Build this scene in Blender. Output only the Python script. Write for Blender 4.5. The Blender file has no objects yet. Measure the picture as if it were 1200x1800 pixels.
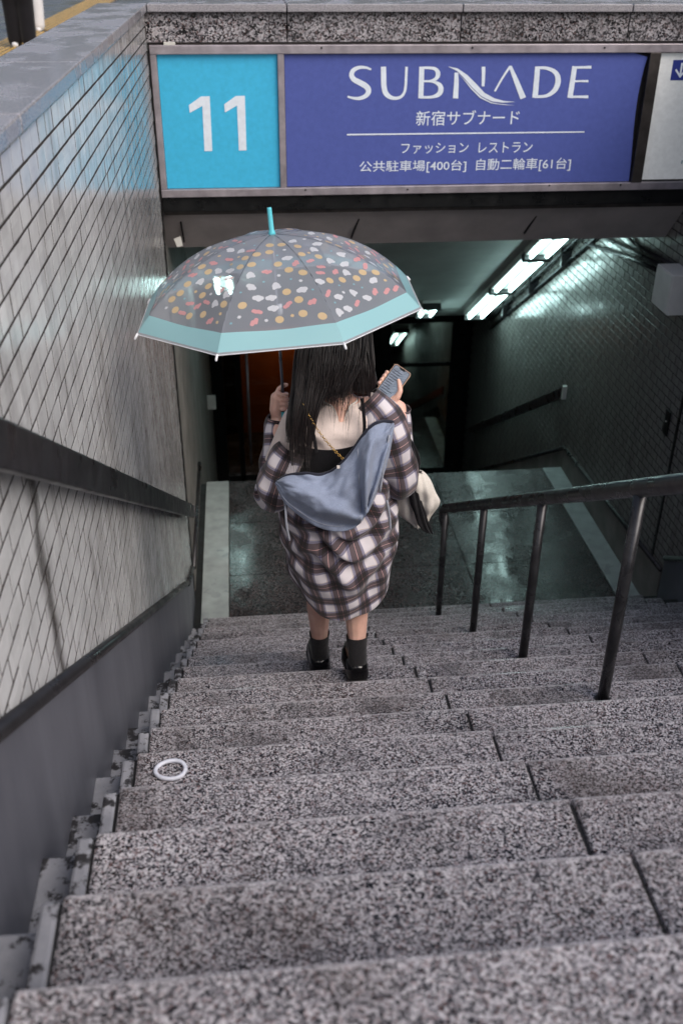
import bpy, bmesh, math, random
import numpy as np
from mathutils import Vector, Matrix, noise
random.seed(7); rng = np.random.default_rng(7)
scene = bpy.context.scene
col = scene.collection
PI = math.pi

# ------------------------------------------------------------------ camera
CAM = Vector((0, 0, 1.252)); FPX = 1720.0
TH, PS, RO = 0.5348, 0.1023, 0.007
cF = Vector((math.sin(PS)*math.cos(TH), math.cos(PS)*math.cos(TH), -math.sin(TH)))
cR0 = Vector((math.cos(PS), -math.sin(PS), 0)); cU0 = cR0.cross(cF)
cR = cR0*math.cos(RO)+cU0*math.sin(RO); cU = -cR0*math.sin(RO)+cU0*math.cos(RO)
cd = bpy.data.cameras.new('camera'); cam = bpy.data.objects.new('camera', cd); col.objects.link(cam)
cam.matrix_world = Matrix(((cR.x, cU.x, -cF.x, 0), (cR.y, cU.y, -cF.y, 0), (cR.z, cU.z, -cF.z, CAM.z), (0, 0, 0, 1)))
cd.sensor_fit = 'VERTICAL'; cd.sensor_height = 36.0; cd.sensor_width = 24.0
cd.lens = FPX/1800*36; cd.clip_start = 0.05; cd.clip_end = 2000
cd.dof.use_dof = True; cd.dof.focus_distance = 3.62; cd.dof.aperture_fstop = 3.2
scene.camera = cam
# ------------------------------------------------------------------ world, sun, exposure (overcast rain)
w = bpy.data.worlds.new('World'); scene.world = w; w.use_nodes = True
nt = w.node_tree; bgn = nt.nodes['Background']
sky = nt.nodes.new('ShaderNodeTexSky'); sky.sky_type = 'NISHITA'; sky.sun_disc = False
SUN_EL, SUN_AZ = math.radians(46), math.radians(138)
sky.sun_elevation = SUN_EL; sky.sun_rotation = SUN_AZ
sky.air_density = 1.0; sky.dust_density = 6.0; sky.ozone_density = 1.0
hs = nt.nodes.new('ShaderNodeHueSaturation'); hs.inputs['Saturation'].default_value = 1.0
nt.links.new(sky.outputs[0], hs.inputs['Color']); nt.links.new(hs.outputs[0], bgn.inputs[0]); bgn.inputs[1].default_value = 0.085
sd = bpy.data.lights.new('sun', 'SUN'); sd.energy = 1.25; sd.angle = math.radians(45); sd.color = (1, 0.985, 0.97)
sun = bpy.data.objects.new('sun', sd); col.objects.link(sun)
sdir = Vector((math.sin(SUN_AZ)*math.cos(SUN_EL), math.cos(SUN_AZ)*math.cos(SUN_EL), math.sin(SUN_EL)))
sun.rotation_euler = sdir.to_track_quat('Z', 'Y').to_euler(); sun.location = (8, -3, 12)
vs = scene.view_settings
vs.view_transform = 'Standard'; vs.look = 'None'; vs.gamma = 1; vs.use_curve_mapping = False; vs.exposure = 0.66
scene.cycles.use_denoising = True
scene.cycles.max_bounces = 8; scene.cycles.transparent_max_bounces = 24
scene.cycles.caustics_reflective = False; scene.cycles.caustics_refractive = False
scene.cycles.sample_clamp_indirect = 4.0

# ------------------------------------------------------------------ helpers
def ray(px, py):
    return cF*FPX + cR*(px-600) - cU*(py-900)
def U(px, py, axis, v):
    """photo pixel -> point on the plane axis = v"""
    d = ray(px, py); i = 'xyz'.index(axis); t = (v-CAM[i])/d[i]
    return CAM + d*t
def srgb(r, g, b):
    f = lambda c: c/12.92 if c <= .04045 else ((c+.055)/1.055)**2.4
    return (f(r/255), f(g/255), f(b/255), 1)

def link(o, parent=None):
    col.objects.link(o)
    if parent is not None: o.parent = parent
    return o
def tag(o, label=None, cat=None, group=None, kind=None):
    if label: o['label'] = label
    if cat: o['category'] = cat
    if group: o['group'] = group
    if kind: o['kind'] = kind
    return o
def empty(name, loc=(0, 0, 0), parent=None):
    o = bpy.data.objects.new(name, None); o.location = loc; o.empty_display_size = .1
    return link(o, parent)
def mobj(name, me, mat=None, parent=None, smooth=False):
    if mat is not None and not me.materials: me.materials.append(mat)
    if smooth:
        me.polygons.foreach_set('use_smooth', [True]*len(me.polygons))
    o = bpy.data.objects.new(name, me); link(o, parent)
    if parent is not None and parent.type == 'EMPTY':
        o.matrix_parent_inverse = Matrix.Translation(-wloc(parent))
    elif parent is not None:
        o.matrix_parent_inverse = parent_inv(parent)
    return o
def wmat(o):
    m = o.matrix_basis
    if o.parent: m = wmat(o.parent) @ o.matrix_parent_inverse @ m
    return m
def wloc(o): return wmat(o).translation
def parent_inv(o): return wmat(o).inverted()

class MB:
    """collects boxes, tubes and polygons (world coordinates) into ONE mesh"""
    def __init__(s): s.v = []; s.f = []; s.uv = None
    def add(s, v, f):
        n = len(s.v); s.v += [tuple(p) for p in v]; s.f += [tuple(i+n for i in q) for q in f]
        return s
    def box(s, x0, x1, y0, y1, z0, z1):
        v = [(x, y, z) for x in (x0, x1) for y in (y0, y1) for z in (z0, z1)]
        return s.add(v, [(0, 1, 3, 2), (4, 6, 7, 5), (0, 4, 5, 1), (2, 3, 7, 6), (0, 2, 6, 4), (1, 5, 7, 3)])
    def prism(s, poly, d):
        """closed polygon (Vectors) extruded by vector d"""
        n = len(poly); d = Vector(d); a = [Vector(p) for p in poly]; b = [p+d for p in a]
        f = [tuple(range(n-1, -1, -1)), tuple(range(n, 2*n))]+[(i, (i+1) % n, (i+1) % n+n, i+n) for i in range(n)]
        return s.add(a+b, f)
    def obb(s, c, ax, ay, az):
        c, ax, ay, az = map(Vector, (c, ax, ay, az))
        v = [c+ax*i+ay*j+az*k for i in (-1, 1) for j in (-1, 1) for k in (-1, 1)]
        return s.add(v, [(0, 1, 3, 2), (4, 6, 7, 5), (0, 4, 5, 1), (2, 3, 7, 6), (0, 2, 6, 4), (1, 5, 7, 3)])
    def tube(s, pts, rad, n=10, cap=True, flat=1.0, up=None):
        pts = [Vector(p) for p in pts]; m = len(pts)
        if not hasattr(rad, '__len__'): rad = [rad]*m
        rings = []; prev = Vector(up) if up else None
        for i, p in enumerate(pts):
            t = (pts[min(i+1, m-1)]-pts[max(i-1, 0)]).normalized()
            if prev is None:
                prev = Vector((0, 0, 1)) if abs(t.z) < .9 else Vector((1, 0, 0))
            a = (prev-t*prev.dot(t)).normalized(); b = t.cross(a); prev = a
            rings.append([p+(a*math.cos(2*PI*k/n)*flat+b*math.sin(2*PI*k/n))*rad[i] for k in range(n)])
        f = [(i*n+k, i*n+(k+1) % n, (i+1)*n+(k+1) % n, (i+1)*n+k) for i in range(m-1) for k in range(n)]
        if cap: f += [tuple(range(n-1, -1, -1)), tuple(range((m-1)*n, m*n))]
        return s.add([p for r in rings for p in r], f)
    def ball(s, c, r, n=10, m=7, sc=(1, 1, 1)):
        c = Vector(c); v = [c+Vector((0, 0, r*sc[2]))]
        for i in range(1, m):
            a = PI*i/m
            for k in range(n):
                b = 2*PI*k/n
                v.append(c+Vector((math.sin(a)*math.cos(b)*r*sc[0], math.sin(a)*math.sin(b)*r*sc[1], math.cos(a)*r*sc[2])))
        v.append(c-Vector((0, 0, r*sc[2])))
        f = [(0, 1+k, 1+(k+1) % n) for k in range(n)]
        for i in range(m-2):
            for k in range(n):
                a = 1+i*n; f.append((a+k, a+n+k, a+n+(k+1) % n, a+(k+1) % n))
        e = len(v)-1; a = 1+(m-2)*n
        f += [(e, a+(k+1) % n, a+k) for k in range(n)]
        return s.add(v, f)
    def capsule(s, a, b, ra, rb, n=12):
        a, b = Vector(a), Vector(b)
        s.ball(a, ra, n, 8); s.ball(b, rb, n, 8)
        return s.tube([a, b], [ra, rb], n)
    def chain(s, pts, rads, n=12):
        for i in range(len(pts)-1): s.capsule(pts[i], pts[i+1], rads[i], rads[i+1], n)
        return s
    def mesh(s, name):
        me = bpy.data.meshes.new(name); me.from_pydata(s.v, [], s.f); me.update(); return me
    def build(s, name, mat, parent=None, smooth=False, bevel=0, kind=None):
        me = s.mesh(name)
        if bevel or True:
            bm = bmesh.new(); bm.from_mesh(me)
            bmesh.ops.recalc_face_normals(bm, faces=bm.faces)
            if bevel:
                bmesh.ops.bevel(bm, geom=list(bm.edges), offset=bevel, segments=2, profile=.6, affect='EDGES', clamp_overlap=True)
            bm.to_mesh(me); bm.free()
        o = mobj(name, me, mat, parent, smooth)
        if kind: o['kind'] = kind
        return o

def evaluate(o, name):
    """apply modifiers, replace mesh"""
    bpy.context.view_layer.update()
    dg = bpy.context.evaluated_depsgraph_get()
    me = bpy.data.meshes.new_from_object(o.evaluated_get(dg)); me.name = name
    old = o.data; mats = list(old.materials); o.modifiers.clear(); o.data = me
    if not me.materials:
        for m in mats: me.materials.append(m)
    bpy.data.meshes.remove(old); return o
def voxel(o, size, smooth=6):
    m = o.modifiers.new('r', 'REMESH'); m.mode = 'VOXEL'; m.voxel_size = size; m.use_smooth_shade = True
    s = o.modifiers.new('s', 'SMOOTH'); s.iterations = smooth; s.factor = .5
    return evaluate(o, o.data.name)

def grid(name, rows, mat, parent=None, uv=None, closed=False, thick=0, sub=0, smooth=True):
    """rows of points -> quad sheet with UV in metres (or given)"""
    R, Cn = len(rows), len(rows[0]); v = [tuple(p) for r in rows for p in r]; f = []; cc = Cn if closed else Cn-1
    for i in range(R-1):
        for k in range(cc):
            f.append((i*Cn+k, i*Cn+(k+1) % Cn, (i+1)*Cn+(k+1) % Cn, (i+1)*Cn+k))
    me = bpy.data.meshes.new(name); me.from_pydata(v, [], f); me.update()
    ul = me.uv_layers.new(name='UVMap')
    for p in me.polygons:
        for li, vi in zip(p.loop_indices, p.vertices):
            i, k = divmod(vi, Cn)
            if closed and k == 0 and max(q % Cn for q in p.vertices) == Cn-1: k = Cn
            ul.data[li].uv = uv(i, k) if uv else (k/(Cn if closed else Cn-1), i/(R-1))
    o = mobj(name, me, mat, parent, smooth)
    if sub:
        m = o.modifiers.new('s', 'SUBSURF'); m.levels = m.render_levels = sub
    if thick:
        m = o.modifiers.new('t', 'SOLIDIFY'); m.thickness = thick; m.offset = 0
    if sub or thick: evaluate(o, name)
    return o

def spline(pts, n):
    """Catmull-Rom through pts (tuples of any length) -> n samples"""
    P = np.array(pts, float); P = np.vstack([2*P[0]-P[1], P, 2*P[-1]-P[-2]]); m = len(P)-3; out = []
    for u in np.linspace(0, m-1e-9, n):
        i = int(u); t = u-i; a, b, c, d = P[i:i+4]
        out.append(.5*((2*b)+(-a+c)*t+(2*a-5*b+4*c-d)*t*t+(-a+3*b-3*c+d)*t**3))
    return out
def copy_tree(o, parent=None):
    c = o.copy(); link(c, None); c.parent = parent
    if parent is not None: c.matrix_parent_inverse = o.matrix_parent_inverse.copy()
    for ch in o.children: copy_tree(ch, c)
    return c

# ------------------------------------------------------------------ materials
class N:
    def __init__(s, name):
        s.m = bpy.data.materials.new(name); s.m.use_nodes = True; s.t = s.m.node_tree
        s.b = s.t.nodes['Principled BSDF']; s.out = s.t.nodes['Material Output']
    def n(s, ty, **k):
        o = s.t.nodes.new('ShaderNode'+ty)
        for a, b in k.items(): setattr(o, a, b)
        return o
    def l(s, a, b): s.t.links.new(a, b)
    def pos(s):
        if not hasattr(s, '_p'): s._p = s.n('NewGeometry').outputs['Position']
        return s._p
    def noise(s, scale, detail=4, rough=.55, vec=None, stretch=None):
        o = s.n('TexNoise'); o.inputs['Scale'].default_value = scale; o.inputs['Detail'].default_value = detail; o.inputs['Roughness'].default_value = rough
        v = vec or s.pos()
        if stretch:
            mp = s.n('Mapping'); mp.inputs['Scale'].default_value = stretch; s.l(v, mp.inputs[0]); v = mp.outputs[0]
        s.l(v, o.inputs['Vector']); return o.outputs['Fac']
    def ramp(s, fac, stops, interp='LINEAR'):
        r = s.n('ValToRGB'); r.color_ramp.interpolation = interp; e = r.color_ramp.elements
        while len(e) < len(stops): e.new(.5)
        for q, (p, c) in zip(e, stops):
            q.position = p; q.color = c if len(c) == 4 else (*c, 1)
        s.l(fac, r.inputs[0]); return r.outputs[0]
    def mix(s, fac, a, b, mode='MIX'):
        m = s.n('Mix'); m.data_type = 'RGBA'; m.blend_type = mode
        for i, x in ((0, fac), (6, a), (7, b)):
            if hasattr(x, 'is_linked'): s.l(x, m.inputs[i])
            else: m.inputs[i].default_value = x if i == 0 else (x if len(x) == 4 else (*x, 1))
        return m.outputs[2]
    def math(s, op, a, b=0, c=None):
        m = s.n('Math', operation=op)
        for i, x in enumerate((a, b) if c is None else (a, b, c)):
            if hasattr(x, 'is_linked'): s.l(x, m.inputs[i])
            else: m.inputs[i].default_value = x
        return m.outputs[0]
    def bump(s, h, strength=.3, dist=.01):
        b = s.n('Bump'); b.inputs['Strength'].default_value = strength; b.inputs['Distance'].default_value = dist
        s.l(h, b.inputs['Height']); s.l(b.outputs[0], s.b.inputs['Normal']); return b
    def set(s, **k):
        for a, v in k.items():
            i = s.b.inputs[a.replace('_', ' ')]
            if hasattr(v, 'is_linked'): s.l(v, i)
            else: i.default_value = v if not isinstance(v, tuple) or len(v) == 4 else (*v, 1)
        return s
G = lambda v, a=1: (v, v, v, a)

def simple(name, c, rough=.6, metal=0, nscale=30, var=.25, bump=.0, spec=.5):
    m = N(name); f = m.noise(nscale, 5)
    lo = tuple(x*(1-var) for x in c[:3]); hi = tuple(min(1, x*(1+var)) for x in c[:3])
    m.set(Base_Color=m.ramp(f, [(.3, (*lo, 1)), (.7, (*hi, 1))]), Metallic=metal, Specular_IOR_Level=spec,
          Roughness=m.ramp(m.noise(nscale*.4, 3), [(.3, G(max(.02, rough-.12))), (.7, G(min(1, rough+.12)))]))
    if bump: m.bump(f, bump, .004)
    return m.m

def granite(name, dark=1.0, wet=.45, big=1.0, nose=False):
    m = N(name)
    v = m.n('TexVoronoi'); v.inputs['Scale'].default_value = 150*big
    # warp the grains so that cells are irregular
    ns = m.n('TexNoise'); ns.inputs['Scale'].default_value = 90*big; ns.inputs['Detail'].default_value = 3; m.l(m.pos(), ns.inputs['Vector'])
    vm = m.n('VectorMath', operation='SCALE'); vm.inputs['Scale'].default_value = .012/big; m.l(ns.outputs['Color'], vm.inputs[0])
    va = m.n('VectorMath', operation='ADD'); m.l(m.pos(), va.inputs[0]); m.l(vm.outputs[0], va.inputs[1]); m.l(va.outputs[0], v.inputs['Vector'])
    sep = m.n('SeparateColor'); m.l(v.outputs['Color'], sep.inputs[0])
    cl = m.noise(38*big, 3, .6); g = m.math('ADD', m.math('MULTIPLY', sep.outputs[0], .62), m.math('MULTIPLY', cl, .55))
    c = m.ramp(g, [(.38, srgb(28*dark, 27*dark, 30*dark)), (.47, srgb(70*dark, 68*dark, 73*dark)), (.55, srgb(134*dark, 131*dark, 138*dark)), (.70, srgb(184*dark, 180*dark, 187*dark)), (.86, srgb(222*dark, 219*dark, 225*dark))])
    pk = m.ramp(sep.outputs[1], [(.86, G(0)), (.9, G(1))]); c = m.mix(m.math('MULTIPLY', pk, .3), c, srgb(150, 112, 108))
    st = m.ramp(m.noise(2.6, 6, .65), [(.34, G(.55)), (.47, G(.88)), (.64, G(1.06))])
    c = m.mix(1, c, st, 'MULTIPLY')
    oi = m.n('ObjectInfo'); c = m.mix(1, c, m.ramp(oi.outputs['Random'], [(0, G(.86)), (1, G(1.04))]), 'MULTIPLY')
    if nose:      # blotchy brown damp stains and scuffed pale patches
        c = m.mix(m.math('MULTIPLY', m.ramp(m.noise(1.7, 5, .6), [(.54, G(0)), (.68, G(1))]), .5), c, srgb(58, 47, 43))
        c = m.mix(m.math('MULTIPLY', m.ramp(m.noise(4.3, 6, .7), [(.60, G(0)), (.72, G(1))]), .3), c, srgb(176, 174, 182))
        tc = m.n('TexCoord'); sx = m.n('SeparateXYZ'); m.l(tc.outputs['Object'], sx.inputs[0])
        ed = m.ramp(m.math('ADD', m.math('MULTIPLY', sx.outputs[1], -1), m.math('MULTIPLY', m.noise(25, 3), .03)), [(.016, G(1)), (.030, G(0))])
        c = m.mix(m.math('MULTIPLY', ed, .5), c, srgb(190, 187, 193))  # pale worn band, with an edge highlight painted into the nosing colour
    wetn = m.ramp(m.noise(3.3, 4), [(.38, G(max(.05, wet-.2))), (.62, G(min(1, wet+.22)))])
    m.set(Base_Color=c, Roughness=wetn, Specular_IOR_Level=.5)
    m.bump(g, .35, .0018)
    return m.m

XW_ = -.492
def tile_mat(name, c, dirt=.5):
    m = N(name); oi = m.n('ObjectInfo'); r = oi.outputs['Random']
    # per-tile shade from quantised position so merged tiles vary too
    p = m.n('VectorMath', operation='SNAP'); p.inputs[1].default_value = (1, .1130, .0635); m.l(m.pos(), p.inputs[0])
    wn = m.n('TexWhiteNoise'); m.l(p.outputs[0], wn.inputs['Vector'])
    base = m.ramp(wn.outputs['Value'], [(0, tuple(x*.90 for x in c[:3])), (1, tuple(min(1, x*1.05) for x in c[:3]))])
    streak = m.noise(1, 6, .6, stretch=(9, 9, .9)); blot = m.noise(1.3, 5, .6)
    d = m.math('MULTIPLY', m.ramp(streak, [(.46, G(0)), (.68, G(1))]), m.ramp(blot, [(.4, G(0)), (.62, G(1))]))
    cc = m.mix(m.math('MULTIPLY', d, dirt), base, srgb(64, 54, 47))
    sx = m.n('SeparateXYZ'); m.l(m.pos(), sx.inputs[0]); Y_, Z_ = sx.outputs[1], sx.outputs[2]
    # rain-shadowed grime towards the entrance, and a black drip below a rail bracket
    gr = m.math('MULTIPLY', m.ramp(m.math('DIVIDE', m.math('ADD', Y_, m.math('MULTIPLY', streak, 2.2)), 10), [(.42, G(0)), (.62, G(1))]), m.ramp(m.noise(1, 6, .65, stretch=(14, 14, 1.3)), [(.3, G(.35)), (.60, G(1))]))
    cc = m.mix(m.math('MULTIPLY', gr, dirt*1.3), cc, srgb(74, 67, 64))
    ys_ = U(66, 940, 'x', XW_).y; dy = m.math('ABSOLUTE', m.math('SUBTRACT', m.math('ADD', Y_, m.math('MULTIPLY', m.noise(5, 4), .22)), ys_+.11))
    dp = m.math('MULTIPLY', m.ramp(dy, [(.012, G(1)), (.055, G(0))]), m.ramp(Z_, [(0, G(1)), (.30, G(1)), (.36, G(0))]))
    cc = m.mix(m.math('MULTIPLY', dp, .85 if dirt > .52 else 0), cc, srgb(44, 38, 36))
    fine = m.noise(70, 3); cc = m.mix(.12, cc, m.ramp(fine, [(.3, G(.4)), (.7, G(.8))]))
    m.set(Base_Color=cc, Roughness=m.ramp(m.noise(14, 4), [(.3, G(.12)), (.72, G(.26))]), Specular_IOR_Level=.6)
    m.bump(m.noise(9, 2), .06, .01)
    return m.m

M = {}
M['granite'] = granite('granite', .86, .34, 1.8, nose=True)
M['granite_band'] = granite('granite_band', .82, .35, .8)
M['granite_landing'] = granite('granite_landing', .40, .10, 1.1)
M['tile'] = tile_mat('tile', (.63, .64, .66), .6)
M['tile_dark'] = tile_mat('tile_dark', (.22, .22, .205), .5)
M['grout'] = simple('grout', srgb(30, 22, 19), .9, nscale=60)
M['sealant'] = simple('sealant', srgb(24, 23, 24), .6)
M['concrete'] = simple('concrete', srgb(120, 116, 112), .75, nscale=6, var=.25, bump=.15)
M['beam_paint'] = simple('beam_paint', srgb(172, 165, 164), .6, nscale=5, var=.15, bump=.1)
M['concrete_dark'] = simple('concrete_dark', srgb(112, 107, 104), .6, nscale=5, var=.3, bump=.1)
M['ceiling'] = simple('ceiling', srgb(205, 210, 207), .45, nscale=3, var=.12)
M['rail_dark'] = simple('rail_dark', srgb(46, 45, 48), .33, .35, 18, .25)
M['rail_metal'] = simple('rail_metal', srgb(60, 60, 63), .32, .6, 22, .3)
M['steel'] = simple('steel', srgb(172, 165, 172), .40, .55, 14, .2)
M['steel_dark'] = simple('steel_dark', srgb(74, 70, 68), .42, .6, 14, .25)
M['black_metal'] = simple('black_metal', srgb(26, 27, 28), .35, .3)
M['white_paint'] = simple('white_paint', srgb(205, 205, 200), .4, nscale=8, var=.1)
M['pale_concrete'] = simple('pale_concrete', srgb(150, 156, 156), .35, nscale=9, var=.2, bump=.1)

def gutter_mat():
    m = N('gutter_paint'); n1 = m.noise(26, 6, .7); n2 = m.noise(5, 3)
    chips = m.ramp(m.math('ADD', m.math('MULTIPLY', n1, .8), m.math('MULTIPLY', n2, .35)), [(.575, G(0)), (.63, G(1))])
    c = m.ramp(m.noise(8, 4), [(.3, srgb(112, 114, 122)), (.7, srgb(146, 147, 154))])
    m.set(Base_Color=m.mix(chips, c, srgb(44, 42, 44)), Roughness=.5); m.bump(n1, .5, .004); return m.m
M['gutter'] = gutter_mat()
def panel_mat():
    m = N('base_panel'); c = m.ramp(m.noise(1.0, 6, .6, stretch=(4, 4, 1.2)), [(.3, srgb(84, 86, 96)), (.7, srgb(112, 114, 124))])
    sc = m.ramp(m.noise(1, 4, .7, stretch=(60, 60, 3)), [(.64, G(0)), (.7, G(1))]); c = m.mix(m.math('MULTIPLY', sc, .25), c, srgb(60, 54, 54))
    m.set(Base_Color=c, Roughness=.42, Metallic=.25); m.bump(m.noise(2.2, 3), .15, .01); return m.m
M['base_panel'] = panel_mat()
def wet_street():
    m = N('wet_street'); c = m.ramp(m.noise(3, 6), [(.3, srgb(62, 62, 66)), (.7, srgb(98, 97, 100))])
    m.set(Base_Color=c, Roughness=m.ramp(m.noise(1.2, 4), [(.4, G(.08)), (.62, G(.4))])); m.bump(m.noise(30, 3), .1, .004); return m.m
M['street'] = wet_street()
def wet_coping():
    m = N('wet_coping'); g = m.noise(240, 2, .6); c = m.ramp(g, [(.35, srgb(96, 95, 101)), (.5, srgb(146, 144, 150)), (.68, srgb(186, 184, 190))])
    m.set(Base_Color=c, Roughness=m.ramp(m.noise(1, 5, .6, stretch=(5, 3.2, 3)), [(.46, G(.04)), (.56, G(.30))])); m.bump(m.noise(1, 5, .7, stretch=(30, 70, 30)), .25, .005); return m.m
M['coping'] = wet_coping()
M['tactile_base'] = simple('tactile_base', srgb(112, 94, 62), .3, nscale=20, var=.2)
M['tactile'] = simple('tactile', srgb(196, 160, 84), .35, nscale=20, var=.2)
def flat(name, c, rough=.45, emit=0, spec=.4):
    m = N(name); cc = m.ramp(m.noise(40, 3), [(.3, tuple(x*.93 for x in c[:3])), (.7, tuple(min(1, x*1.05) for x in c[:3]))])
    m.set(Base_Color=cc, Roughness=rough, Specular_IOR_Level=spec)
    if emit: m.l(cc, m.b.inputs['Emission Color']); m.b.inputs['Emission Strength'].default_value = emit
    return m.m
M['sign_cyan'] = flat('sign_cyan', srgb(62, 170, 210), .4, .08)
M['sign_blue'] = flat('sign_blue', srgb(75, 87, 153), .4, .08)
M['sign_white'] = flat('sign_white', srgb(214, 217, 218), .4, .12)
M['letter'] = flat('letter', srgb(206, 214, 224), .4, .10)
M['arrow_blue'] = flat('arrow_blue', srgb(44, 56, 128), .4, .08)
M['teal_print'] = flat('teal_print', srgb(30, 110, 130), .4, .05)
def emis(name, c, s):
    m = N(name); e = m.n('Emission'); e.inputs[0].default_value = (*c, 1); e.inputs[1].default_value = s; m.l(e.outputs[0], m.out.inputs[0]); return m.m
M['tube_light'] = emis('tube_light', (.66, 1.0, .98), 9.0)
M['warm_fill'] = emis('warm_fill', (1.0, .50, .18), 45)  # glow of the added lamp behind the doors
def glass_mat(name, tint, refl):
    m = N(name); t = m.n('BsdfTransparent'); t.inputs[0].default_value = (*tint, 1); g = m.n('BsdfGlossy'); g.inputs['Roughness'].default_value = .015
    lw = m.n('Fresnel'); lw.inputs[0].default_value = 1.5; f = m.math('ADD', lw.outputs[0], refl); mx = m.n('MixShader')
    m.l(f, mx.inputs[0]); m.l(t.outputs[0], mx.inputs[1]); m.l(g.outputs[0], mx.inputs[2]); m.l(mx.outputs[0], m.out.inputs[0]); return m.m
M['door_glass'] = glass_mat('door_glass', (.78, .8, .78), .05)
M['orange_wall'] = simple('orange_wall', srgb(150, 84, 40), .5, nscale=4, var=.2)
M['red_rail'] = simple('red_rail', srgb(128, 62, 38), .45)
M['brown_floor'] = simple('brown_floor', srgb(90, 80, 76), .3, nscale=6, var=.2)

# ------------------------------------------------------------------ stairs
T, R, Y0 = .30, .184, 1.163
XW, XL, XJ, XR, XRW = -.492, -.363, (.654, 1.671, 2.69), 2.82, 2.93
YS = 6.262
nose = lambda k: (Y0+T*k, -R*(k+1))
stairs = tag(empty('stairs', (1.2, 3, -1.5)), kind='structure')
base = MB()
XB = [XL]+list(XJ)+[XR]
slab_me = {}
def slab_mesh(x0, x1, y0, y1, h, seed):
    """granite block with softly worn nosing; origin at its top front-left corner"""
    mb = MB().box(0, x1-x0, y0-y1, 0, -h, 0); me = mb.mesh('step_slab'); bm = bmesh.new(); bm.from_mesh(me)
    bmesh.ops.recalc_face_normals(bm, faces=bm.faces)
    bmesh.ops.bevel(bm, geom=list(bm.edges), offset=.007, segments=2, profile=.5, affect='EDGES')
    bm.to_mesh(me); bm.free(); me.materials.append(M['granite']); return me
for j in range(4):
    g = .0045
    for var in range(2):
        slab_me[j, var] = slab_mesh(XB[j]+g, XB[j+1]-g, 0, T-.003, R+.004, j)
for k in range(0, 16):
    y, z = nose(k)
    for j in range(4):
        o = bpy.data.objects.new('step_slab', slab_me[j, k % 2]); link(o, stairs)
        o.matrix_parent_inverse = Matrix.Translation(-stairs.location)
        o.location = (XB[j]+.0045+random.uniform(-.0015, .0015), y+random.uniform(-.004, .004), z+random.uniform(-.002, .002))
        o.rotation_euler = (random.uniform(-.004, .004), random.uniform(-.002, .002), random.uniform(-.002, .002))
    base.box(XL-.004, XRW+.2, y-T+.01, y-.014, z-R-.5, z-.010)
o = base.build('stair_base', M['sealant'], stairs)
# top paving slabs at street level, same granite
topme = [slab_mesh(XB[j]+.0045, XB[j+1]-.0045, 0, 1.1, .1, j) for j in range(4)]
for j in range(4):
    o = bpy.data.objects.new('step_slab', topme[j]); link(o, stairs); o.matrix_parent_inverse = Matrix.Translation(-stairs.location)
    o.location = (XB[j]+.0045, nose(-1)[0], 0)
MB().box(XL, XRW, -.24, nose(-1)[0]-.012, -.6, -.012).build('top_base', M['sealant'], stairs)

# left gutter: painted metal step blocks between granite and wall, each step two blocks
gut = tag(empty('gutter_curb', (-.42, 3, -1.5)), 'grey painted stepped curb between granite steps and left tiled wall', 'curb')
ga = MB().box(0, .034, -T-.01, 0, -.30, 0).mesh('curb_block'); gb = MB().box(0, .092, -T-.01, 0, -.30, 0).mesh('curb_block_low')
for me in (ga, gb):
    bm = bmesh.new(); bm.from_mesh(me); bmesh.ops.recalc_face_normals(bm, faces=bm.faces)
    bmesh.ops.bevel(bm, geom=list(bm.edges), offset=.008, segments=2, profile=.5, affect='EDGES'); bm.to_mesh(me); bm.free(); me.materials.append(M['gutter'])
for k in range(-1, 16):
    y, z = nose(k)
    for me, x, dz, dy in ((ga, XL-.035, -.003, -.004), (gb, XW+.002, -.090, .008)):
        o = bpy.data.objects.new('curb_block', me); link(o, gut); o.matrix_parent_inverse = Matrix.Translation(-gut.location)
        o.location = (x+random.uniform(-.001, .001), y+dy+random.uniform(-.01, .01), z+dz+random.uniform(-.004, .004)); o.rotation_euler = (random.uniform(-.02, .02), random.uniform(-.03, .03), random.uniform(-.02, .02))

# ------------------------------------------------------------------ street
st = MB()
for (x0, x1, y0, y1) in ((-250, -.80, -120, 400), (-.80, XRW+.25, -120, -.24), (XRW+.25, 250, -120, 400), (-.80, XRW+.25, 7.0, 400)):
    st.add([(x0, y0, -.004), (x1, y0, -.004), (x1, y1, -.004), (x0, y1, -.004)], [(0, 1, 2, 3)])
tag(st.build('street', M['street']), kind='structure')
# tactile paving: yellow ribbed blocks, running beside the parapet
tac = tag(empty('tactile_paving', (-2.7, 14, 0)), 'yellow ribbed guide blocks laid along the wet pavement', 'paving')
tme = MB()
for r in range(4): tme.box(-.15+.0375+.075*r-.0175, -.15+.0375+.075*r+.0175, -.138, .138, .012, .018)
tme.box(-.149, .149, -.149, .149, -.002, .012); tme = tme.mesh('guide_block'); tme.materials.append(M['tactile']); tme.materials.append(M['tactile_base'])
for p_ in tme.polygons: p_.material_index = 1 if p_.index >= 24 else 0
for i in range(62):
    for jx in (-2.86, -2.56):
        yy = 9+.3*i
        if 15.75 < yy < 16.15: continue
        o = bpy.data.objects.new('guide_block', tme); link(o, tac); o.matrix_parent_inverse = Matrix.Translation(-tac.location); o.location = (jx, yy, 0)

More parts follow.
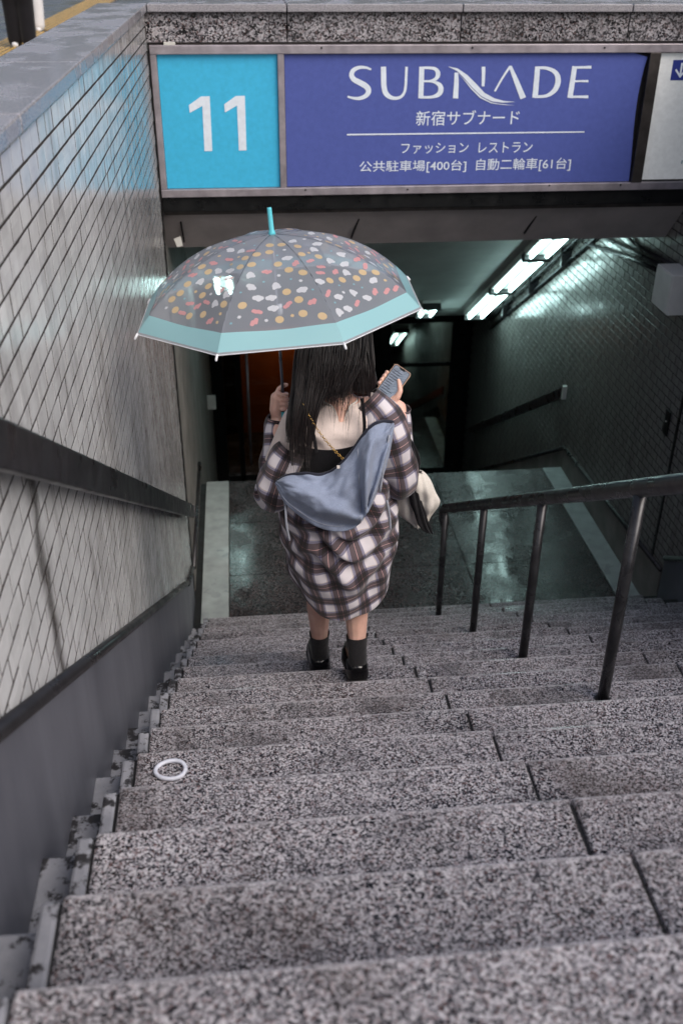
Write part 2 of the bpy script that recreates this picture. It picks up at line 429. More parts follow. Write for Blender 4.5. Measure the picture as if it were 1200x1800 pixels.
# ------------------------------------------------------------------ tiled walls
TP, TZ = .1130, .0635
def tile_mesh(mat, side):
    """a glazed tile, face toward +x (side 1) or -x; origin at face centre"""
    mb = MB().box(-.008, 0, -TP/2+.0038, TP/2-.0038, -TZ/2+.0042, TZ/2-.0042); me = mb.mesh('tile'); bm = bmesh.new(); bm.from_mesh(me)
    bmesh.ops.recalc_face_normals(bm, faces=bm.faces)
    ed = [e for e in bm.edges if all(abs(v.co.x) < 1e-6 for v in e.verts)]
    bmesh.ops.bevel(bm, geom=ed, offset=.0006, segments=1, affect='EDGES')
    if side < 0: bmesh.ops.scale(bm, vec=(-1, 1, 1), verts=bm.verts); bmesh.ops.reverse_faces(bm, faces=bm.faces)
    for f in bm.faces: f.material_index = 0 if abs(f.normal.x) > .3 else 1
    bm.to_mesh(me); bm.free(); me.materials.append(mat); me.materials.append(M['grout']); return me
def tile_wall(wall, x, side, mat, z_top, y0, y1, zlow, nmax, seen, offs=0):
    me = tile_mesh(mat, side); spots = []
    r = 0; z = z_top-TZ/2
    while z > -5.6:
        y = y0+(TP/2 if r % 2 == 0 else TP)-TP/2+offs
        while y < y1:
            if z > zlow(y)-.05 and y+TP/2 <= y1+.01: spots.append((y, z))
            y += TP
        z -= TZ; r += 1
    def key(s):
        p = Vector((x, s[0], s[1])); d = p-CAM; dep = d.dot(cF)
        if dep < .3: return 1e9
        px = 600+FPX*d.dot(cR)/dep; py = 900-FPX*d.dot(cU)/dep
        vis = -20 < px < 1220 and -20 < py < 1820 and seen(px, py)
        return dep if vis else 1e6+dep
    spots.sort(key=key)
    vs_ = np.array([v.co for v in me.vertices]); fs = [tuple(p.vertices) for p in me.polygons]; V = []; F = []
    for i, (y, z) in enumerate(spots):
        rot = (0, random.gauss(0, .006), random.gauss(0, .006)); dx = random.uniform(-.0006, .0006)
        if i < nmax:
            o = bpy.data.objects.new('tile', me); link(o, wall); o.matrix_parent_inverse = Matrix.Translation(-wall.location)
            o.location = (x+dx, y, z); o.rotation_euler = rot
        else:
            n = len(V)*len(vs_); q = vs_.copy(); q[:, 0] += dx+q[:, 2]*rot[1]-q[:, 1]*rot[2]
            V.append(q+np.array([x, y, z])); F += [tuple(a+n for a in f) for f in fs]
    if V:
        mm = bpy.data.meshes.new('far_tiles'); mm.from_pydata(np.concatenate(V).tolist(), [], F); mm.update()
        mm.materials.append(mat); mm.materials.append(M['grout']); fm = [p.material_index for p in me.polygons]; mm.polygons.foreach_set('material_index', fm*len(V))
        mobj('far_tiles', mm, None, wall)['kind'] = 'stuff'
slope = lambda y: -R-(R/T)*(y-Y0)
def zl_left(y): return slope(y)+.27
ZLAND = -R*17; YL0, YL1 = Y0+15*T, 8.0; YD, ZF = 12.0, ZLAND-12*R
def zfloor(y):
    if y < YL0: return slope(y)
    if y < YL1: return ZLAND
    return max(ZF, ZLAND-(R/T)*(y-YL1))
wl = tag(empty('left_wall', (XW-.15, 3, -1)), 'tall wall of pale glazed tiles with wet granite coping beside the steps', 'wall')
MB().box(-.74, XW-.0016, -.6, YS+.02, -4.3, .855).build('wall_core', M['grout'], wl)
tile_wall(wl, XW, 1, M['tile'], .853, .2, YS-.01, zl_left, 300, lambda px, py: px < 345 and py < 1300)
# coping stones 1.02 m long
cop = MB()
yy = 2.385-1.02*3
while yy < 6.3:
    a, b = yy+.003, min(yy+1.02-.003, 6.335)
    o = MB().box(-.755, XW+.012, a, b, .857, .900).build('coping_stone', M['coping'], wl, bevel=.006)
    yy += 1.02
# plain inner wall beyond the tiles
MB().box(-.74, XW-.004, YS+.024, YD+.3, -5.9, .70).build('plain_panel', M['concrete_dark'], wl)
MB().box(XW-.0045, XW+.006, YS-.012, YS+.022, -3.1, .70).build('joint_strip', M['black_metal'], wl)
# base panel and its top trim, following the stair slope
def base_panel(parent, x, side, ys, mat_p, mat_t, h, name='base_panel'):
    top = [Vector((x, y, zfloor(y)+h if not isinstance(h, dict) else h[y])) for y in ys]
    bot = [Vector((x, y, zfloor(y)-.62)) for y in ys]
    MB().prism(top+bot[::-1], (side*.010, 0, 0)).build(name, mat_p, parent)
    tr = MB()
    tr.tube([p+Vector((side*.010, 0, .0)) for p in top], .019, 8)
    tr.build('trim', mat_t, parent, smooth=True)
ysl = [0.2, YL0+.02]
base_panel(wl, XW-.002, 1, [.2, 5.62], M['base_panel'], M['rail_dark'], .315)
base_panel(wl, XW-.002, 1, [5.63, 5.64+.5], M['base_panel'], M['rail_dark'], .30)
base_panel(wl, XW-.002, 1, [6.29, YL1], M['concrete_dark'], M['rail_dark'], .20, 'inner_base_panel')

wr = tag(empty('right_wall', (XRW+.1, 8, -3)), 'dim wall of grey glazed tiles running down past the landing', 'wall')
MB().box(XRW+.0016, XRW+.25, -.24, YD+.3, -5.9, .85).build('wall_core', M['grout'], wr)
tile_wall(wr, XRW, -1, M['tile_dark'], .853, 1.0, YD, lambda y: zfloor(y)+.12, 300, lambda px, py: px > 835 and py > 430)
MB().box(XRW-.03, XRW+.27, -.24, 6.5, .857, .90).build('coping_stone', M['coping'], wr, bevel=.006)
base_panel(wr, XRW+.002, -1, [.2, 5.64], M['base_panel'], M['rail_dark'], .315)
base_panel(wr, XRW+.002, -1, [5.66, YL1], M['concrete_dark'], M['rail_dark'], .21, 'inner_base_panel')
base_panel(wr, XRW+.002, -1, [YL1+.01, 11.6], M['concrete_dark'], M['rail_dark'], .21, 'inner_base_panel')
MB().box(XRW-.006, XRW+.004, 5.84, 5.87, -3.1, .8).build('joint_strip', M['black_metal'], wr)

# ------------------------------------------------------------------ landing, lower flight, ceiling
lan = tag(empty('landing', (1.2, 6.8, ZLAND)), kind='structure')
xs = [-.225, .654, 1.671, 2.735]; ysb = [YL0+.005, 6.45, 7.25, YL1]
for i in range(3):
    for j in range(3):
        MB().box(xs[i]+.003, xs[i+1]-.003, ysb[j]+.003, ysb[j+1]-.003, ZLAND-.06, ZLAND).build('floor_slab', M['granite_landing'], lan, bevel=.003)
MB().box(XW, XRW, YL0-.05, YL1-.01, ZLAND-.5, ZLAND-.008).build('landing_base', M['sealant'], lan)
MB().box(XW+.06, -.228, YL0+.005, YL1, ZLAND-.06, ZLAND+.006).build('edge_strip', M['pale_concrete'], lan, bevel=.003)
MB().box(2.738, XRW-.012, YL0+.005, YL1, ZLAND-.06, ZLAND+.006).build('edge_strip', M['pale_concrete'], lan, bevel=.003)
fl = tag(empty('lower_stairs', (1.2, 9.8, -4.2)), kind='structure')
for k in range(12):
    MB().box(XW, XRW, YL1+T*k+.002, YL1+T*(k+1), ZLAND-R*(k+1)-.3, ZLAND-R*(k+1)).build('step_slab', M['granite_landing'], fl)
tag(MB().box(XW, XRW, YL1+12*T+.002, YD+.005, ZF-.3, ZF-.002).build('lower_floor', M['brown_floor']), kind='structure')
CZ = lambda y: ZLAND+2.30-.613*(y-YL1)
YC1 = 10.95
ce = MB().prism([Vector((XW-.05, y, z)) for y, z in ((6.75, CZ(6.75)), (YC1, CZ(YC1)), (YD+.2, CZ(YC1)), (YD+.2, CZ(YC1)+.3), (YC1, CZ(YC1)+.3), (6.75, CZ(6.75)+.3))], (XRW+.1-XW, 0, 0))
tag(ce.build('ceiling', M['ceiling']), kind='structure')
# header: granite band, coping, concrete beam with sloped underside
hd = tag(empty('header_beam', (1.2, 6.5, 0)), 'concrete entrance beam faced with speckled granite above the sign', 'beam')
MB().prism([Vector((XW-.1, y, z)) for y, z in ((6.34, .71), (6.34, -.27), (6.36, -.30), (6.60, -.565), (6.75, -.565), (6.75, .71))], (XRW+.2-XW, 0, 0)).build('beam', M['beam_paint'], hd)
bx = [XW-.006, .31, 1.33, 2.345, 3.18]
for a, b in zip(bx[:-1], bx[1:]):
    MB().box(a+.003, b-.003, 6.295, 6.34, .70, .856).build('granite_panel', M['granite_band'], hd, bevel=.003)
for a, b in zip(bx[:-1], bx[1:]):
    MB().box(a+.003 if a > 0 else XW+.016, b-.003, 6.262, 6.85, .858, .90).build('coping_stone', M['coping'], hd, bevel=.006)
MB().box(XW-.1, XRW+.2, 6.34, 6.85, .705, .855).build('core', M['sealant'], hd)
for px0, px1 in (((632, 380), (617, 418)), ((945, 374), (921, 410)), ((318, 390), (324, 425))):
    a = U(*px0, 'y', 6.40); b = U(*px1, 'y', 6.52); MB().obb((a+b)/2-Vector((0, .0, 0)), Vector((.005, 0, 0)), (b-a)/2, Vector((0, -.004, -.004))).build('board_joint', M['sealant'], hd)
pp = [U(*q, 'y', 6.42) for q in ((306, 418), (318, 413), (322, 430), (312, 432))]
tag(MB().prism([p-Vector((0, .03, 0)) for p in pp], (0, .002, .001)).build('peeling_paper', M['white_paint']), 'scrap of pale peeling paper stuck below the sign by the corner', 'paper')

# ------------------------------------------------------------------ lightbox sign
sg = tag(empty('entrance_sign', (1.2, YS, .25)), 'long framed entrance sign with cyan 11 panel and purple-blue panel', 'sign')
YF = YS
zb0, zb1, zt0, zt1 = -.165, -.118, .640, .688
fr = MB()
fr_parts = [(XW+.008, 3.3, zt0, zt1), (XW+.008, 3.3, zb0, zb1)]
for x0, x1, z0, z1 in fr_parts: MB().box(x0, x1, YF, YF+.075, z0, z1).build('frame_rail', M['steel'], sg, bevel=.004)
for x0, x1, m in ((XW+.008, -.447, 'steel'), (.25, .288, 'steel'), (2.492, 2.560, 'steel_dark')):
    MB().box(x0, x1, YF+.004 if m == 'steel' else YF-.004, YF+.075, zb1, zt0).build('frame_post', M[m], sg, bevel=.003)
MB().box(XW+.01, 3.3, YF+.04, YF+.078, zb1-.01, zt0+.01).build('back_box', M['sealant'], sg)
MB().box(-.445, .248, YF+.026, YF+.038, zb1+.003, zt0-.003).build('cyan_panel', M['sign_cyan'], sg)
pl = [(.291, zb1+.004), (2.486, zb1+.004)]+[(2.486-.036*math.sin(PI*t)**.8*(t**.7), zb1+.004+(zt0-zb1-.008)*t*.97) for t in np.linspace(.15, 1, 12)]+[(2.40, zt0-.004), (.291, zt0-.004)]
MB().prism([Vector((x, YF+.024, z)) for x, z in pl], (0, .012, 0)).build('blue_panel', M['sign_blue'], sg)
MB().box(2.562, 3.3, YF+.026, YF+.038, zb1+.012, zt0-.006).build('white_panel', M['sign_white'], sg)
MB().box(XW+.01, 3.3, YF+.02, YF+.09, -.255, zb0-.002).build('under_strip', M['black_metal'], sg)
MB().box(XW+.01, 3.3, YF+.055, YF+.1, -.285, -.256).build('under_ledge', M['steel_dark'], sg)
for px, py in ((565, 84), (716, 333), (830, 84), (965, 326), (1090, 325), (1062, 84), (537, 334)):
    p = U(px, py, 'y', YF-.002); MB().ball(p, .006, 8, 5).build('screw', M['sealant'], sg)
MB().box(*(lambda a, b: (a.x, b.x))(U(288, 74, 'y', 6.28), U(308, 74, 'y', 6.28)), 6.266, 6.294, .689, .703).build('bracket', M['white_paint'], sg)
def flatpoly(polys, name, mat, parent, y, th=.0015):
    mb = MB()
    for p in polys: mb.prism([Vector((a.x, y, a.z)) for a in p], (0, -th, 0))
    return mb.build(name, mat, parent)
S6 = lambda pts: [U(240+x/2.4, 60+y/2.4, 'y', YF+.024) for x, y in pts]
yc_ = YF+.0255
flatpoly([S6([(221, 300), (272, 263), (309, 262), (320, 493), (287, 494), (278, 303), (225, 332)])], 'numeral', M['letter'], sg, yc_)
flatpoly([S6([(370, 296), (419, 261), (457, 260), (464, 490), (432, 491), (424, 301), (373, 331)])], 'numeral', M['letter'], sg, yc_)
# logo word: hand drawn strokes of varying width, in the crop's own units
Zp = lambda x, y: U(600+x/2.609, 100+y/2.609, 'y', YF+.022)
ylt = YF+.0235
def stroke(pts, n=40):
    P = spline(pts, n); L = []; Rr = []
    for i, p in enumerate(P):
        a = P[max(0, i-1)][:2]; b = P[min(n-1, i+1)][:2]; t = (b-a)/np.hypot(*(b-a)); nn = np.array([-t[1], t[0]]); L.append(p[:2]+nn*p[2]/2); Rr.append(p[:2]-nn*p[2]/2)
    q = []
    for i in range(n-1): q.append([Zp(*L[i]), Zp(*L[i+1]), Zp(*Rr[i+1]), Zp(*Rr[i])])
    return q
def letters(name, strokes, polys=()):
    mb = MB()
    for si, s_ in enumerate(strokes):
        qs = stroke(s_); v = []; f = []
        for q in qs: n = len(v); v += [Vector((a.x, ylt-.0012-.0003*si, a.z)) for a in q]; f.append((n, n+1, n+2, n+3))
        mb.add(v, f)
    for pi_, p in enumerate(polys): mb.add([Vector((Zp(*a).x, ylt-.0022-.0003*pi_, Zp(*a).z)) for a in p], [tuple(range(len(p)))])
    o = mb.build(name, M['letter'], sg)
    for p in o.data.polygons:
        pass
    return o
letters('logo_letter', [[(136, 58, 8), (112, 49, 12), (80, 49, 16), (54, 62, 20), (46, 84, 22), (58, 104, 24), (88, 120, 26), (116, 138, 26), (124, 158, 24), (112, 178, 20), (84, 190, 16), (54, 189, 12), (28, 182, 9)]])
letters('logo_letter', [[(192, 45, 24), (193, 90, 24), (194, 130, 24), (201, 163, 24), (220, 183, 20), (246, 190, 15), (272, 183, 13), (288, 162, 12), (294, 130, 12), (296, 90, 12), (298, 45, 12)]])
letters('logo_letter', [[(368, 45, 23), (366, 100, 23), (363, 190, 23)], [(360, 51, 12), (400, 50, 12), (430, 56, 16), (442, 76, 21), (434, 98, 17), (408, 110, 10), (372, 112, 9)], [(380, 111, 9), (420, 114, 11), (448, 128, 20), (455, 150, 24), (444, 172, 21), (412, 184, 13), (360, 185, 12)]])
letters('logo_letter', [[(526, 72, 17), (526, 120, 21), (522, 190, 24)], [(650, 45, 17), (650, 80, 16), (648, 135, 13)]],
        [[(488, 44), (530, 52), (575, 82), (615, 122), (655, 165), (700, 190), (745, 202), (796, 206), (740, 210), (688, 204), (640, 180), (598, 140), (562, 98), (528, 64)],
         [(520, 62), (556, 100), (592, 146), (634, 188), (684, 212), (740, 220), (796, 222), (730, 216), (686, 208), (640, 184), (600, 146), (562, 104)]])
letters('logo_letter', [[(702, 158, 8), (735, 100, 9), (773, 42, 10)], [(772, 42, 14), (800, 110, 22), (832, 190, 28)]])
letters('logo_letter', [[(898, 45, 23), (893, 110, 24), (886, 188, 25)], [(890, 50, 12), (940, 52, 15), (980, 72, 21), (992, 108, 25), (978, 150, 22), (940, 178, 15), (884, 183, 12)]])
letters('logo_letter', [[(1068, 43, 22), (1058, 110, 23), (1046, 188, 24)], [(1056, 49, 11), (1100, 48, 11), (1144, 47, 14)], [(1058, 112, 9), (1095, 111, 9), (1130, 111, 11)], [(1040, 183, 11), (1085, 183, 11), (1130, 183, 14)]])
letters('divider_line', [], [[(25, 353), (1112, 341), (1112, 347), (25, 360)]])
def text_mesh(body, bold):
    cu = bpy.data.curves.new('t', 'FONT'); cu.body = body; cu.size = 1; cu.offset = bold; cu.resolution_u = 3
    to = bpy.data.objects.new('t', cu); col.objects.link(to); bpy.context.view_layer.update()
    me = bpy.data.meshes.new_from_object(to.evaluated_get(bpy.context.evaluated_depsgraph_get())); bpy.data.objects.remove(to); bpy.data.curves.remove(cu)
    return me
def text(body, box, mat, name='character', bold=.0, parent=sg, y=ylt):
    """one flat mesh per character, fitted together into the box"""
    me = text_mesh(body, bold); co = np.array([v.co for v in me.vertices]); mn, mx = co.min(0), co.max(0); a, b = box
    ends = []
    for i in range(len(body)):
        q = text_mesh(body[:i+1], bold); ends.append(max(v.co.x for v in q.vertices)); bpy.data.meshes.remove(q)
    bm = bmesh.new(); bm.from_mesh(me); bm.verts.ensure_lookup_table(); seen = set(); bins = {}
    for f in bm.faces:
        if f.index in seen: continue
        st_, isl = [f], []
        seen.add(f.index)
        while st_:
            g = st_.pop(); isl.append(g)
            for e_ in g.edges:
                for h_ in e_.link_faces:
                    if h_.index not in seen: seen.add(h_.index); st_.append(h_)
        xm = max(v.co.x for g in isl for v in g.verts); i = next((i for i, e_ in enumerate(ends) if xm <= e_+1e-4), len(ends)-1)
        bins.setdefault(i, []).extend(isl)
    for i, fs in sorted(bins.items()):
        vi = {}; V = []; F = []
        for g in fs:
            for v in g.verts:
                if v.index not in vi:
                    vi[v.index] = len(V); V.append((a.x+(v.co.x-mn[0])/(mx[0]-mn[0])*(b.x-a.x), y-.0012, b.z+(v.co.y-mn[1])/(mx[1]-mn[1])*(a.z-b.z)))
            F.append(tuple(vi[v.index] for v in g.verts))
        m2 = bpy.data.meshes.new(name); m2.from_pydata(V, [], F); m2.update(); mobj(name, m2, mat, parent)
    bm.free(); bpy.data.meshes.remove(me)
for s_, b in (('新宿サブナード', (343, 247, 812, 311)), ('ファッション', (274, 396, 580, 441)), ('レストラン', (630, 392, 872, 438)), ('公共駐車場[400台]', (83, 478, 569, 528)), ('自動二輪車[61台]', (619, 467, 1046, 522))):
    text(s_, (Zp(b[0], b[1]), Zp(b[2], b[3])), M['letter'], bold=.003)
Zr = lambda x, y: U(1040+x/6.43, 60+y/6.43, 'y', YF+.025)
a, b = Zr(912, 292), Zr(887, 522)
sq = MB().box((a.x+b.x)/2, (a.x+b.x)/2+(a.z-b.z), YF+.0235, YF+.026, b.z, a.z).build('arrow_sign', M['arrow_blue'], sg)
mx_ = (a.x+b.x)/2+(a.z-b.z)/2; mz = (a.z+b.z)/2; h = (a.z-b.z)
flatpoly([[Vector((mx_+x*h, 0, mz+z*h)) for x, z in q] for q in ([(-.05, .36), (.05, .36), (.05, -.28), (-.05, -.28)], [(-.33, 0), (-.27, .07), (.035, -.27), (0, -.38)], [(.33, 0), (.27, .07), (-.035, -.27), (0, -.38)])], 'arrow', M['letter'], sq, YF+.0232)
text('P', (Zr(1010, 1425), Zr(1040, 1465)), M['teal_print'], y=YF+.0255)

# ------------------------------------------------------------------ handrails
def slope_rail_left():
    r = tag(empty('wall_handrail', (-.44, 3, 0)), 'flat black handrail fixed along the pale tiled wall', 'handrail')
    p0, p1 = U(341, 887, 'x', -.428), U(0, 730, 'x', -.428); b1 = U(0, 838, 'x', -.428); b0 = U(341, 911, 'x', -.428)
    d = p1-p0; d.x = 0; ext = 1.9
    h = .108
    top0 = p0; top1 = p0+d*ext
    dn = Vector((0, 0, -h))
    MB().prism([Vector((-.428, q.y, q.z)) for q in (top0, top1, top1+dn, top0+dn)], (-.028, 0, 0)).build('rail', M['rail_dark'], r, bevel=.006)
    MB().prism([Vector((-.427, q.y, q.z)) for q in (top0+Vector((0, .004, .002)), top0+Vector((0, .022, -.01)), top0+dn+Vector((0, .022, -.01)), top0+dn+Vector((0, .004, -.002)))], (-.031, 0, 0)).build('end_cap', M['steel'], r, bevel=.004)
    for i in range(7):
        q = top0+d*(.04+.2*i)+Vector((0, 0, -h/2)); MB().box(XW, -.455, q.y-.02, q.y+.02, q.z-.025, q.z+.012).build('bracket', M['rail_dark'], r)
slope_rail_left()
cr = tag(empty('centre_handrail', (1.2, 4, -2)), 'round dark metal handrail on four posts dividing the stairs', 'handrail')
pts = []
for k in (5, 8, 11, 14):
    y = Y0+T*k-.10; zt = slope(y)+.79; x = 1.205
    MB().tube([(x, y, -R*(k+1)-.01), (x, y, -R*(k+1)+.3), (x, y, zt-.005)], .0205, 16).build('post', M['rail_metal'], cr, smooth=True)
    MB().tube([(x, y, -R*(k+1)-.002), (x, y, -R*(k+1)+.006)], .027, 16).build('post_collar', M['rail_metal'], cr, smooth=True)
y1 = Y0+T*14-.10
rp = [(1.205, -.2, slope(-.2)+.808), (1.205, y1, slope(y1)+.808)]
rp = [Vector(rp[0]).lerp(Vector(rp[1]), t) for t in np.linspace(0, 1, 30)]
e = rp[-1]; rp += [e+Vector((0, .04, -.03)), e+Vector((0, .055, -.06)), e+Vector((0, .05, -.10)), e+Vector((0, .0, -.12))]
MB().tube(rp, .030, 18).build('rail', M['rail_metal'], cr, smooth=True)
rr = tag(empty('lower_wall_handrail', (2.88, 9.6, -3.2)), 'flat dark handrail with white end cap on the dim grey tiled wall', 'handrail')
a = Vector((2.87, 8.02, -2.30)); b = Vector((2.87, 11.4, -2.30-(11.4-8.02)*.6)); dn = Vector((0, 0, -.11))
MB().prism([a, b, b+dn, a+dn], (-.03, 0, 0)).build('rail', M['rail_dark'], rr, bevel=.006)
MB().box(2.836, 2.874, 7.985, 8.019, -2.415, -2.285).build('end_cap', M['white_paint'], rr, bevel=.004)
for t in (.1, .5, .9):
    q = a.lerp(b, t)+dn/2; MB().box(2.86, XRW, q.y-.02, q.y+.02, q.z-.02, q.z+.02).build('bracket', M['rail_dark'], rr)

# ------------------------------------------------------------------ fluorescent fixtures, pipes, wall fittings
SL = math.atan(.613); sdv = Vector((0, math.cos(SL), -math.sin(SL))); snv = Vector((0, -math.sin(SL), -math.cos(SL)))
def fixture(c, label, hl=.61, hw=.125):
    f = tag(empty('fluorescent_light', c), label, 'light', 'fluorescent lights on the stair ceilings')
    MB().obb(c, (hw, 0, 0), sdv*hl, snv*.033).build('housing', M['white_paint'], f, bevel=.01)
    for sx in (-hw*.58, hw*.58):
        a_ = c+Vector((sx, 0, 0))+snv*.055
        MB().tube([a_-sdv*(hl-.035), a_+sdv*(hl-.035)], .016, 10).build('light_tube', M['tube_light'], f, smooth=True)
    for s_ in (-1, 1): MB().obb(c+sdv*(hl-.01)*s_+snv*.04, (hw+.003, 0, 0), sdv*.018, snv*.036).build('end_plate', M['black_metal'], f)
for side, x in (('grey tiled', 2.635), ('plain', -.20)):
    for i, w_ in enumerate(('lowest twin fluorescent light on the sloping ceiling by the %s wall', 'middle twin fluorescent light on the sloping ceiling by the %s wall', 'twin fluorescent light just behind the entrance beam by the %s wall')):
        if x < 0 and i != 1: continue
        yc = 10.22-1.08*i; fixture(Vector((x, yc, CZ(yc)))+snv*.035, w_ % side, .61 if x > 0 else .38, .125 if x > 0 else .10)
fixture(Vector((2.02, 10.42, CZ(10.42)))+snv*.035, 'short twin fluorescent light added in place of a reflection just above the door header', .22, .10)  # small fixture added to stand in for a light reflection
for yc, w_ in ((14.45, 'added hidden twin fluorescent light brightening the landing behind the glass door header'), (16.8, 'twin fluorescent light seen beyond the glass doors'),):
    fixture(Vector((2.72, yc, ZF+1.9-.613*(yc-14.2)))+snv*.035, w_)  # the nearer one is hidden, added to light the far landing
pi = tag(empty('ceiling_conduit', (2.88, 9, -1.5)), 'pair of grey conduit pipes clipped along the sloping ceiling edge', 'conduit')
for x, dz in ((2.86, -.06), (2.905, -.16)):
    MB().tube([Vector((x, y, CZ(y)+dz)) for y in (6.8, 8, 9.5, 11.0)], .016, 10).build('pipe', M['rail_metal'], pi, smooth=True)
for y in (7.6, 8.5, 9.4, 10.3): MB().box(2.84, XRW, y-.02, y+.02, CZ(y)-.19, CZ(y)-.03).build('clip', M['rail_dark'], pi)
p = U(1184, 512, 'x', XRW-.06)
jb = tag(empty('junction_box', p), 'off-white junction box on the right tiled wall under the beam', 'box')
MB().box(XRW-.15, XRW-.002, 6.02, 6.30, -.93, -.66).build('box_body', M['white_paint'], jb, bevel=.006)
MB().box(XRW-.156, XRW-.151, 6.03, 6.29, -.92, -.67).build('box_lid', M['white_paint'], jb, bevel=.002)
cb = tag(empty('wall_conduit', (2.9, 6.6, -.5)), 'dark bundled conduits leading to the off-white junction box', 'conduit')
for i, dz in enumerate((0, .05, .10)):
    q = [U(1030+60*dz/.1, 428, 'x', XRW-.025)+Vector((0, 0, dz)), U(1110, 455, 'x', XRW-.025)+Vector((0, 0, dz)), Vector((XRW-.03, 6.31, -.76+dz*.8))]
    MB().tube(q, .016, 8).build('pipe', M['rail_dark'], cb, smooth=True)
sp = tag(empty('switch_plate', (XRW, 6.0, -1.7)), 'small dark steel plate with a pale button on grey tiles', 'switch')
pa, pb = U(1176, 722, 'x', XRW-.004), U(1170, 766, 'x', XRW-.004)
MB().box(XRW-.014, XRW-.002, pa.y-.035, pa.y+.035, pb.z, pa.z).build('plate', M['black_metal'], sp, bevel=.003)
MB().ball((XRW-.015, pa.y, (pa.z+pb.z)/2+.01), .006, 8, 6).build('button', M['white_paint'], sp)
ws = U(378, 706, 'x', XW+.05)
nb = tag(empty('wall_plate', (XW+.03, 10.4, -3.4)), 'small white rectangular plate on the plain inner wall by the door', 'plate')  # plain white plate, gives no light
MB().box(XW+.002, XW+.10, 10.42, 10.45, -3.50, -3.33).build('plate', M['white_paint'], nb, bevel=.004)

# ------------------------------------------------------------------ door at the foot
dw = tag(empty('glass_door', (1.2, YD, ZF)), 'dark framed glass doors at the foot of the lower stairs', 'door')
zh = -3.0
def fbar(x0, x1, z0, z1, y0=YD, y1=YD+.08, m='black_metal', n='frame_bar'): MB().box(x0, x1, y0, y1, z0, z1).build(n, M[m], dw, bevel=.003)
zc = CZ(YC1)
fbar(XW, XRW, zh-.10, zh+.02); fbar(XW, XRW, zc-.03, zc, m='black_metal')
for x0, x1 in ((XW, -.33), (-.17, -.10), (1.55, 1.86), (2.68, XRW)): fbar(x0, x1, ZF, zh-.102)
MB().box(XW, XRW, YD+.03, YD+.04, zh+.021, zc-.031).build('transom_pane', M['door_glass'], dw)
for x0, x1 in ((-.329, -.171), (-.099, .70), (.74, 1.549), (1.861, 2.679)): MB().box(x0, x1, YD+.035, YD+.043, ZF+.1, zh-.103).build('pane', M['door_glass'], dw)
fbar(.701, .739, ZF, zh-.103); fbar(1.861, 2.679, -3.68, -3.63, YD-.06, YD-.03, n='push_bar'); fbar(-.329, 2.679, ZF, ZF+.099)
MB().tube([(-.02, YD-.07, ZF+.3), (-.02, YD-.07, -3.3)], .018, 10).build('pull_handle', M['steel'], dw, smooth=True)
# beyond the doors: next landing, next flight down, sloping ceiling with lights
YL2 = 13.85; ZC2 = lambda y: ZF+1.9-.613*(y-14.2)
tag(MB().box(XW, XRW-.2, YD+.01, YL2, ZF-.06, ZF+.001).build('far_landing', M['granite_landing']), kind='structure')
far = tag(empty('far_stairs', (1.2, 16, -6)), kind='structure')
MB().box(XRW-.198, XRW-.02, YD+.02, YL2, ZF-.06, ZF+.006).build('edge_strip', M['pale_concrete'], far)
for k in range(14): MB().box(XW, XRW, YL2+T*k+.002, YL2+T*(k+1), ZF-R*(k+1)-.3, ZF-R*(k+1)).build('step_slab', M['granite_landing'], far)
MB().prism([Vector((XW, y, z)) for y, z in ((YD+.21, ZC2(13.2)), (13.2, ZC2(13.2)), (19, ZC2(19)), (19, ZC2(19)+.3), (13.2, ZC2(13.2)+.3), (YD+.21, ZC2(13.2)+.3))], (XRW-XW, 0, 0)).build('far_ceiling', M['ceiling'], far)
fw = tag(empty('far_wall', (XRW, 16, -6)), 'dim grey wall beyond the glass doors with a reddish handrail', 'wall')
MB().box(XRW+.001, XRW+.2, YD+.31, 19, -9, -2).build('wall_face', M['concrete_dark'], fw)
a = Vector((XRW-.05, 13.27, -4.56)); b = Vector((XRW-.05, 17.2, -4.56-3.93*.56)); dn = Vector((0, 0, -.12))
MB().prism([a, b, b+dn, a+dn], (-.03, 0, 0)).build('far_rail', M['red_rail'], fw)
MB().prism([Vector((XRW+.001, y, z)) for y, z in ((YD+.32, ZF+.2), (YL2, ZF+.2), (18, ZF+.2-.613*(18-YL2)), (18, -9), (YL2, -9), (YD+.32, -9))], (-.01, 0, 0)).build('base_panel', M['rail_dark'], fw)
MB().box(XW-.2, XRW+.2, 18.9, 19.1, -9, -2).build('end_wall', M['concrete_dark'], far)
ob = tag(empty('orange_panel', (.8, 13.6, ZF)), 'warm orange brown partition standing behind the left glass door', 'partition')
MB().box(-.12, 1.75, 13.56, 13.62, ZF+.002, -3.45).build('panel', M['orange_wall'], ob); MB().box(XW, -.121, 13.54, 13.64, ZF+.002, -2.9).build('pillar', M['black_metal'], ob)
MB().box(1.751, 1.80, 13.54, 13.64, ZF+.002, -3.45).build('end_post', M['black_metal'], ob)
lt = tag(empty('added_warm_lamp', (.7, 13.0, -3.4)), 'added unseen warm lamp brightening the orange partition behind the doors', 'light')  # unseen lamp, added to brighten the orange partition
MB().box(.55, .85, 13.1, 13.2, -3.30, -3.26).build('fill_body', M['steel_dark'], lt); MB().box(.57, .83, 13.11, 13.19, -3.312, -3.301).build('fill_glow', M['warm_fill'], lt)
# ring lying on a step
p = U(300, 1356, 'z', -R*4)
ri = MB().tube([p+Vector((.041*math.cos(a), .034*math.sin(a), .0065+.002*math.sin(2*a))) for a in np.linspace(0, 2*PI, 33)], .006, 8, cap=False).build('plastic_ring', flat('ring_white', srgb(205, 208, 222), .35), smooth=True)
tag(ri, 'small white plastic ring lying on a granite step', 'ring')
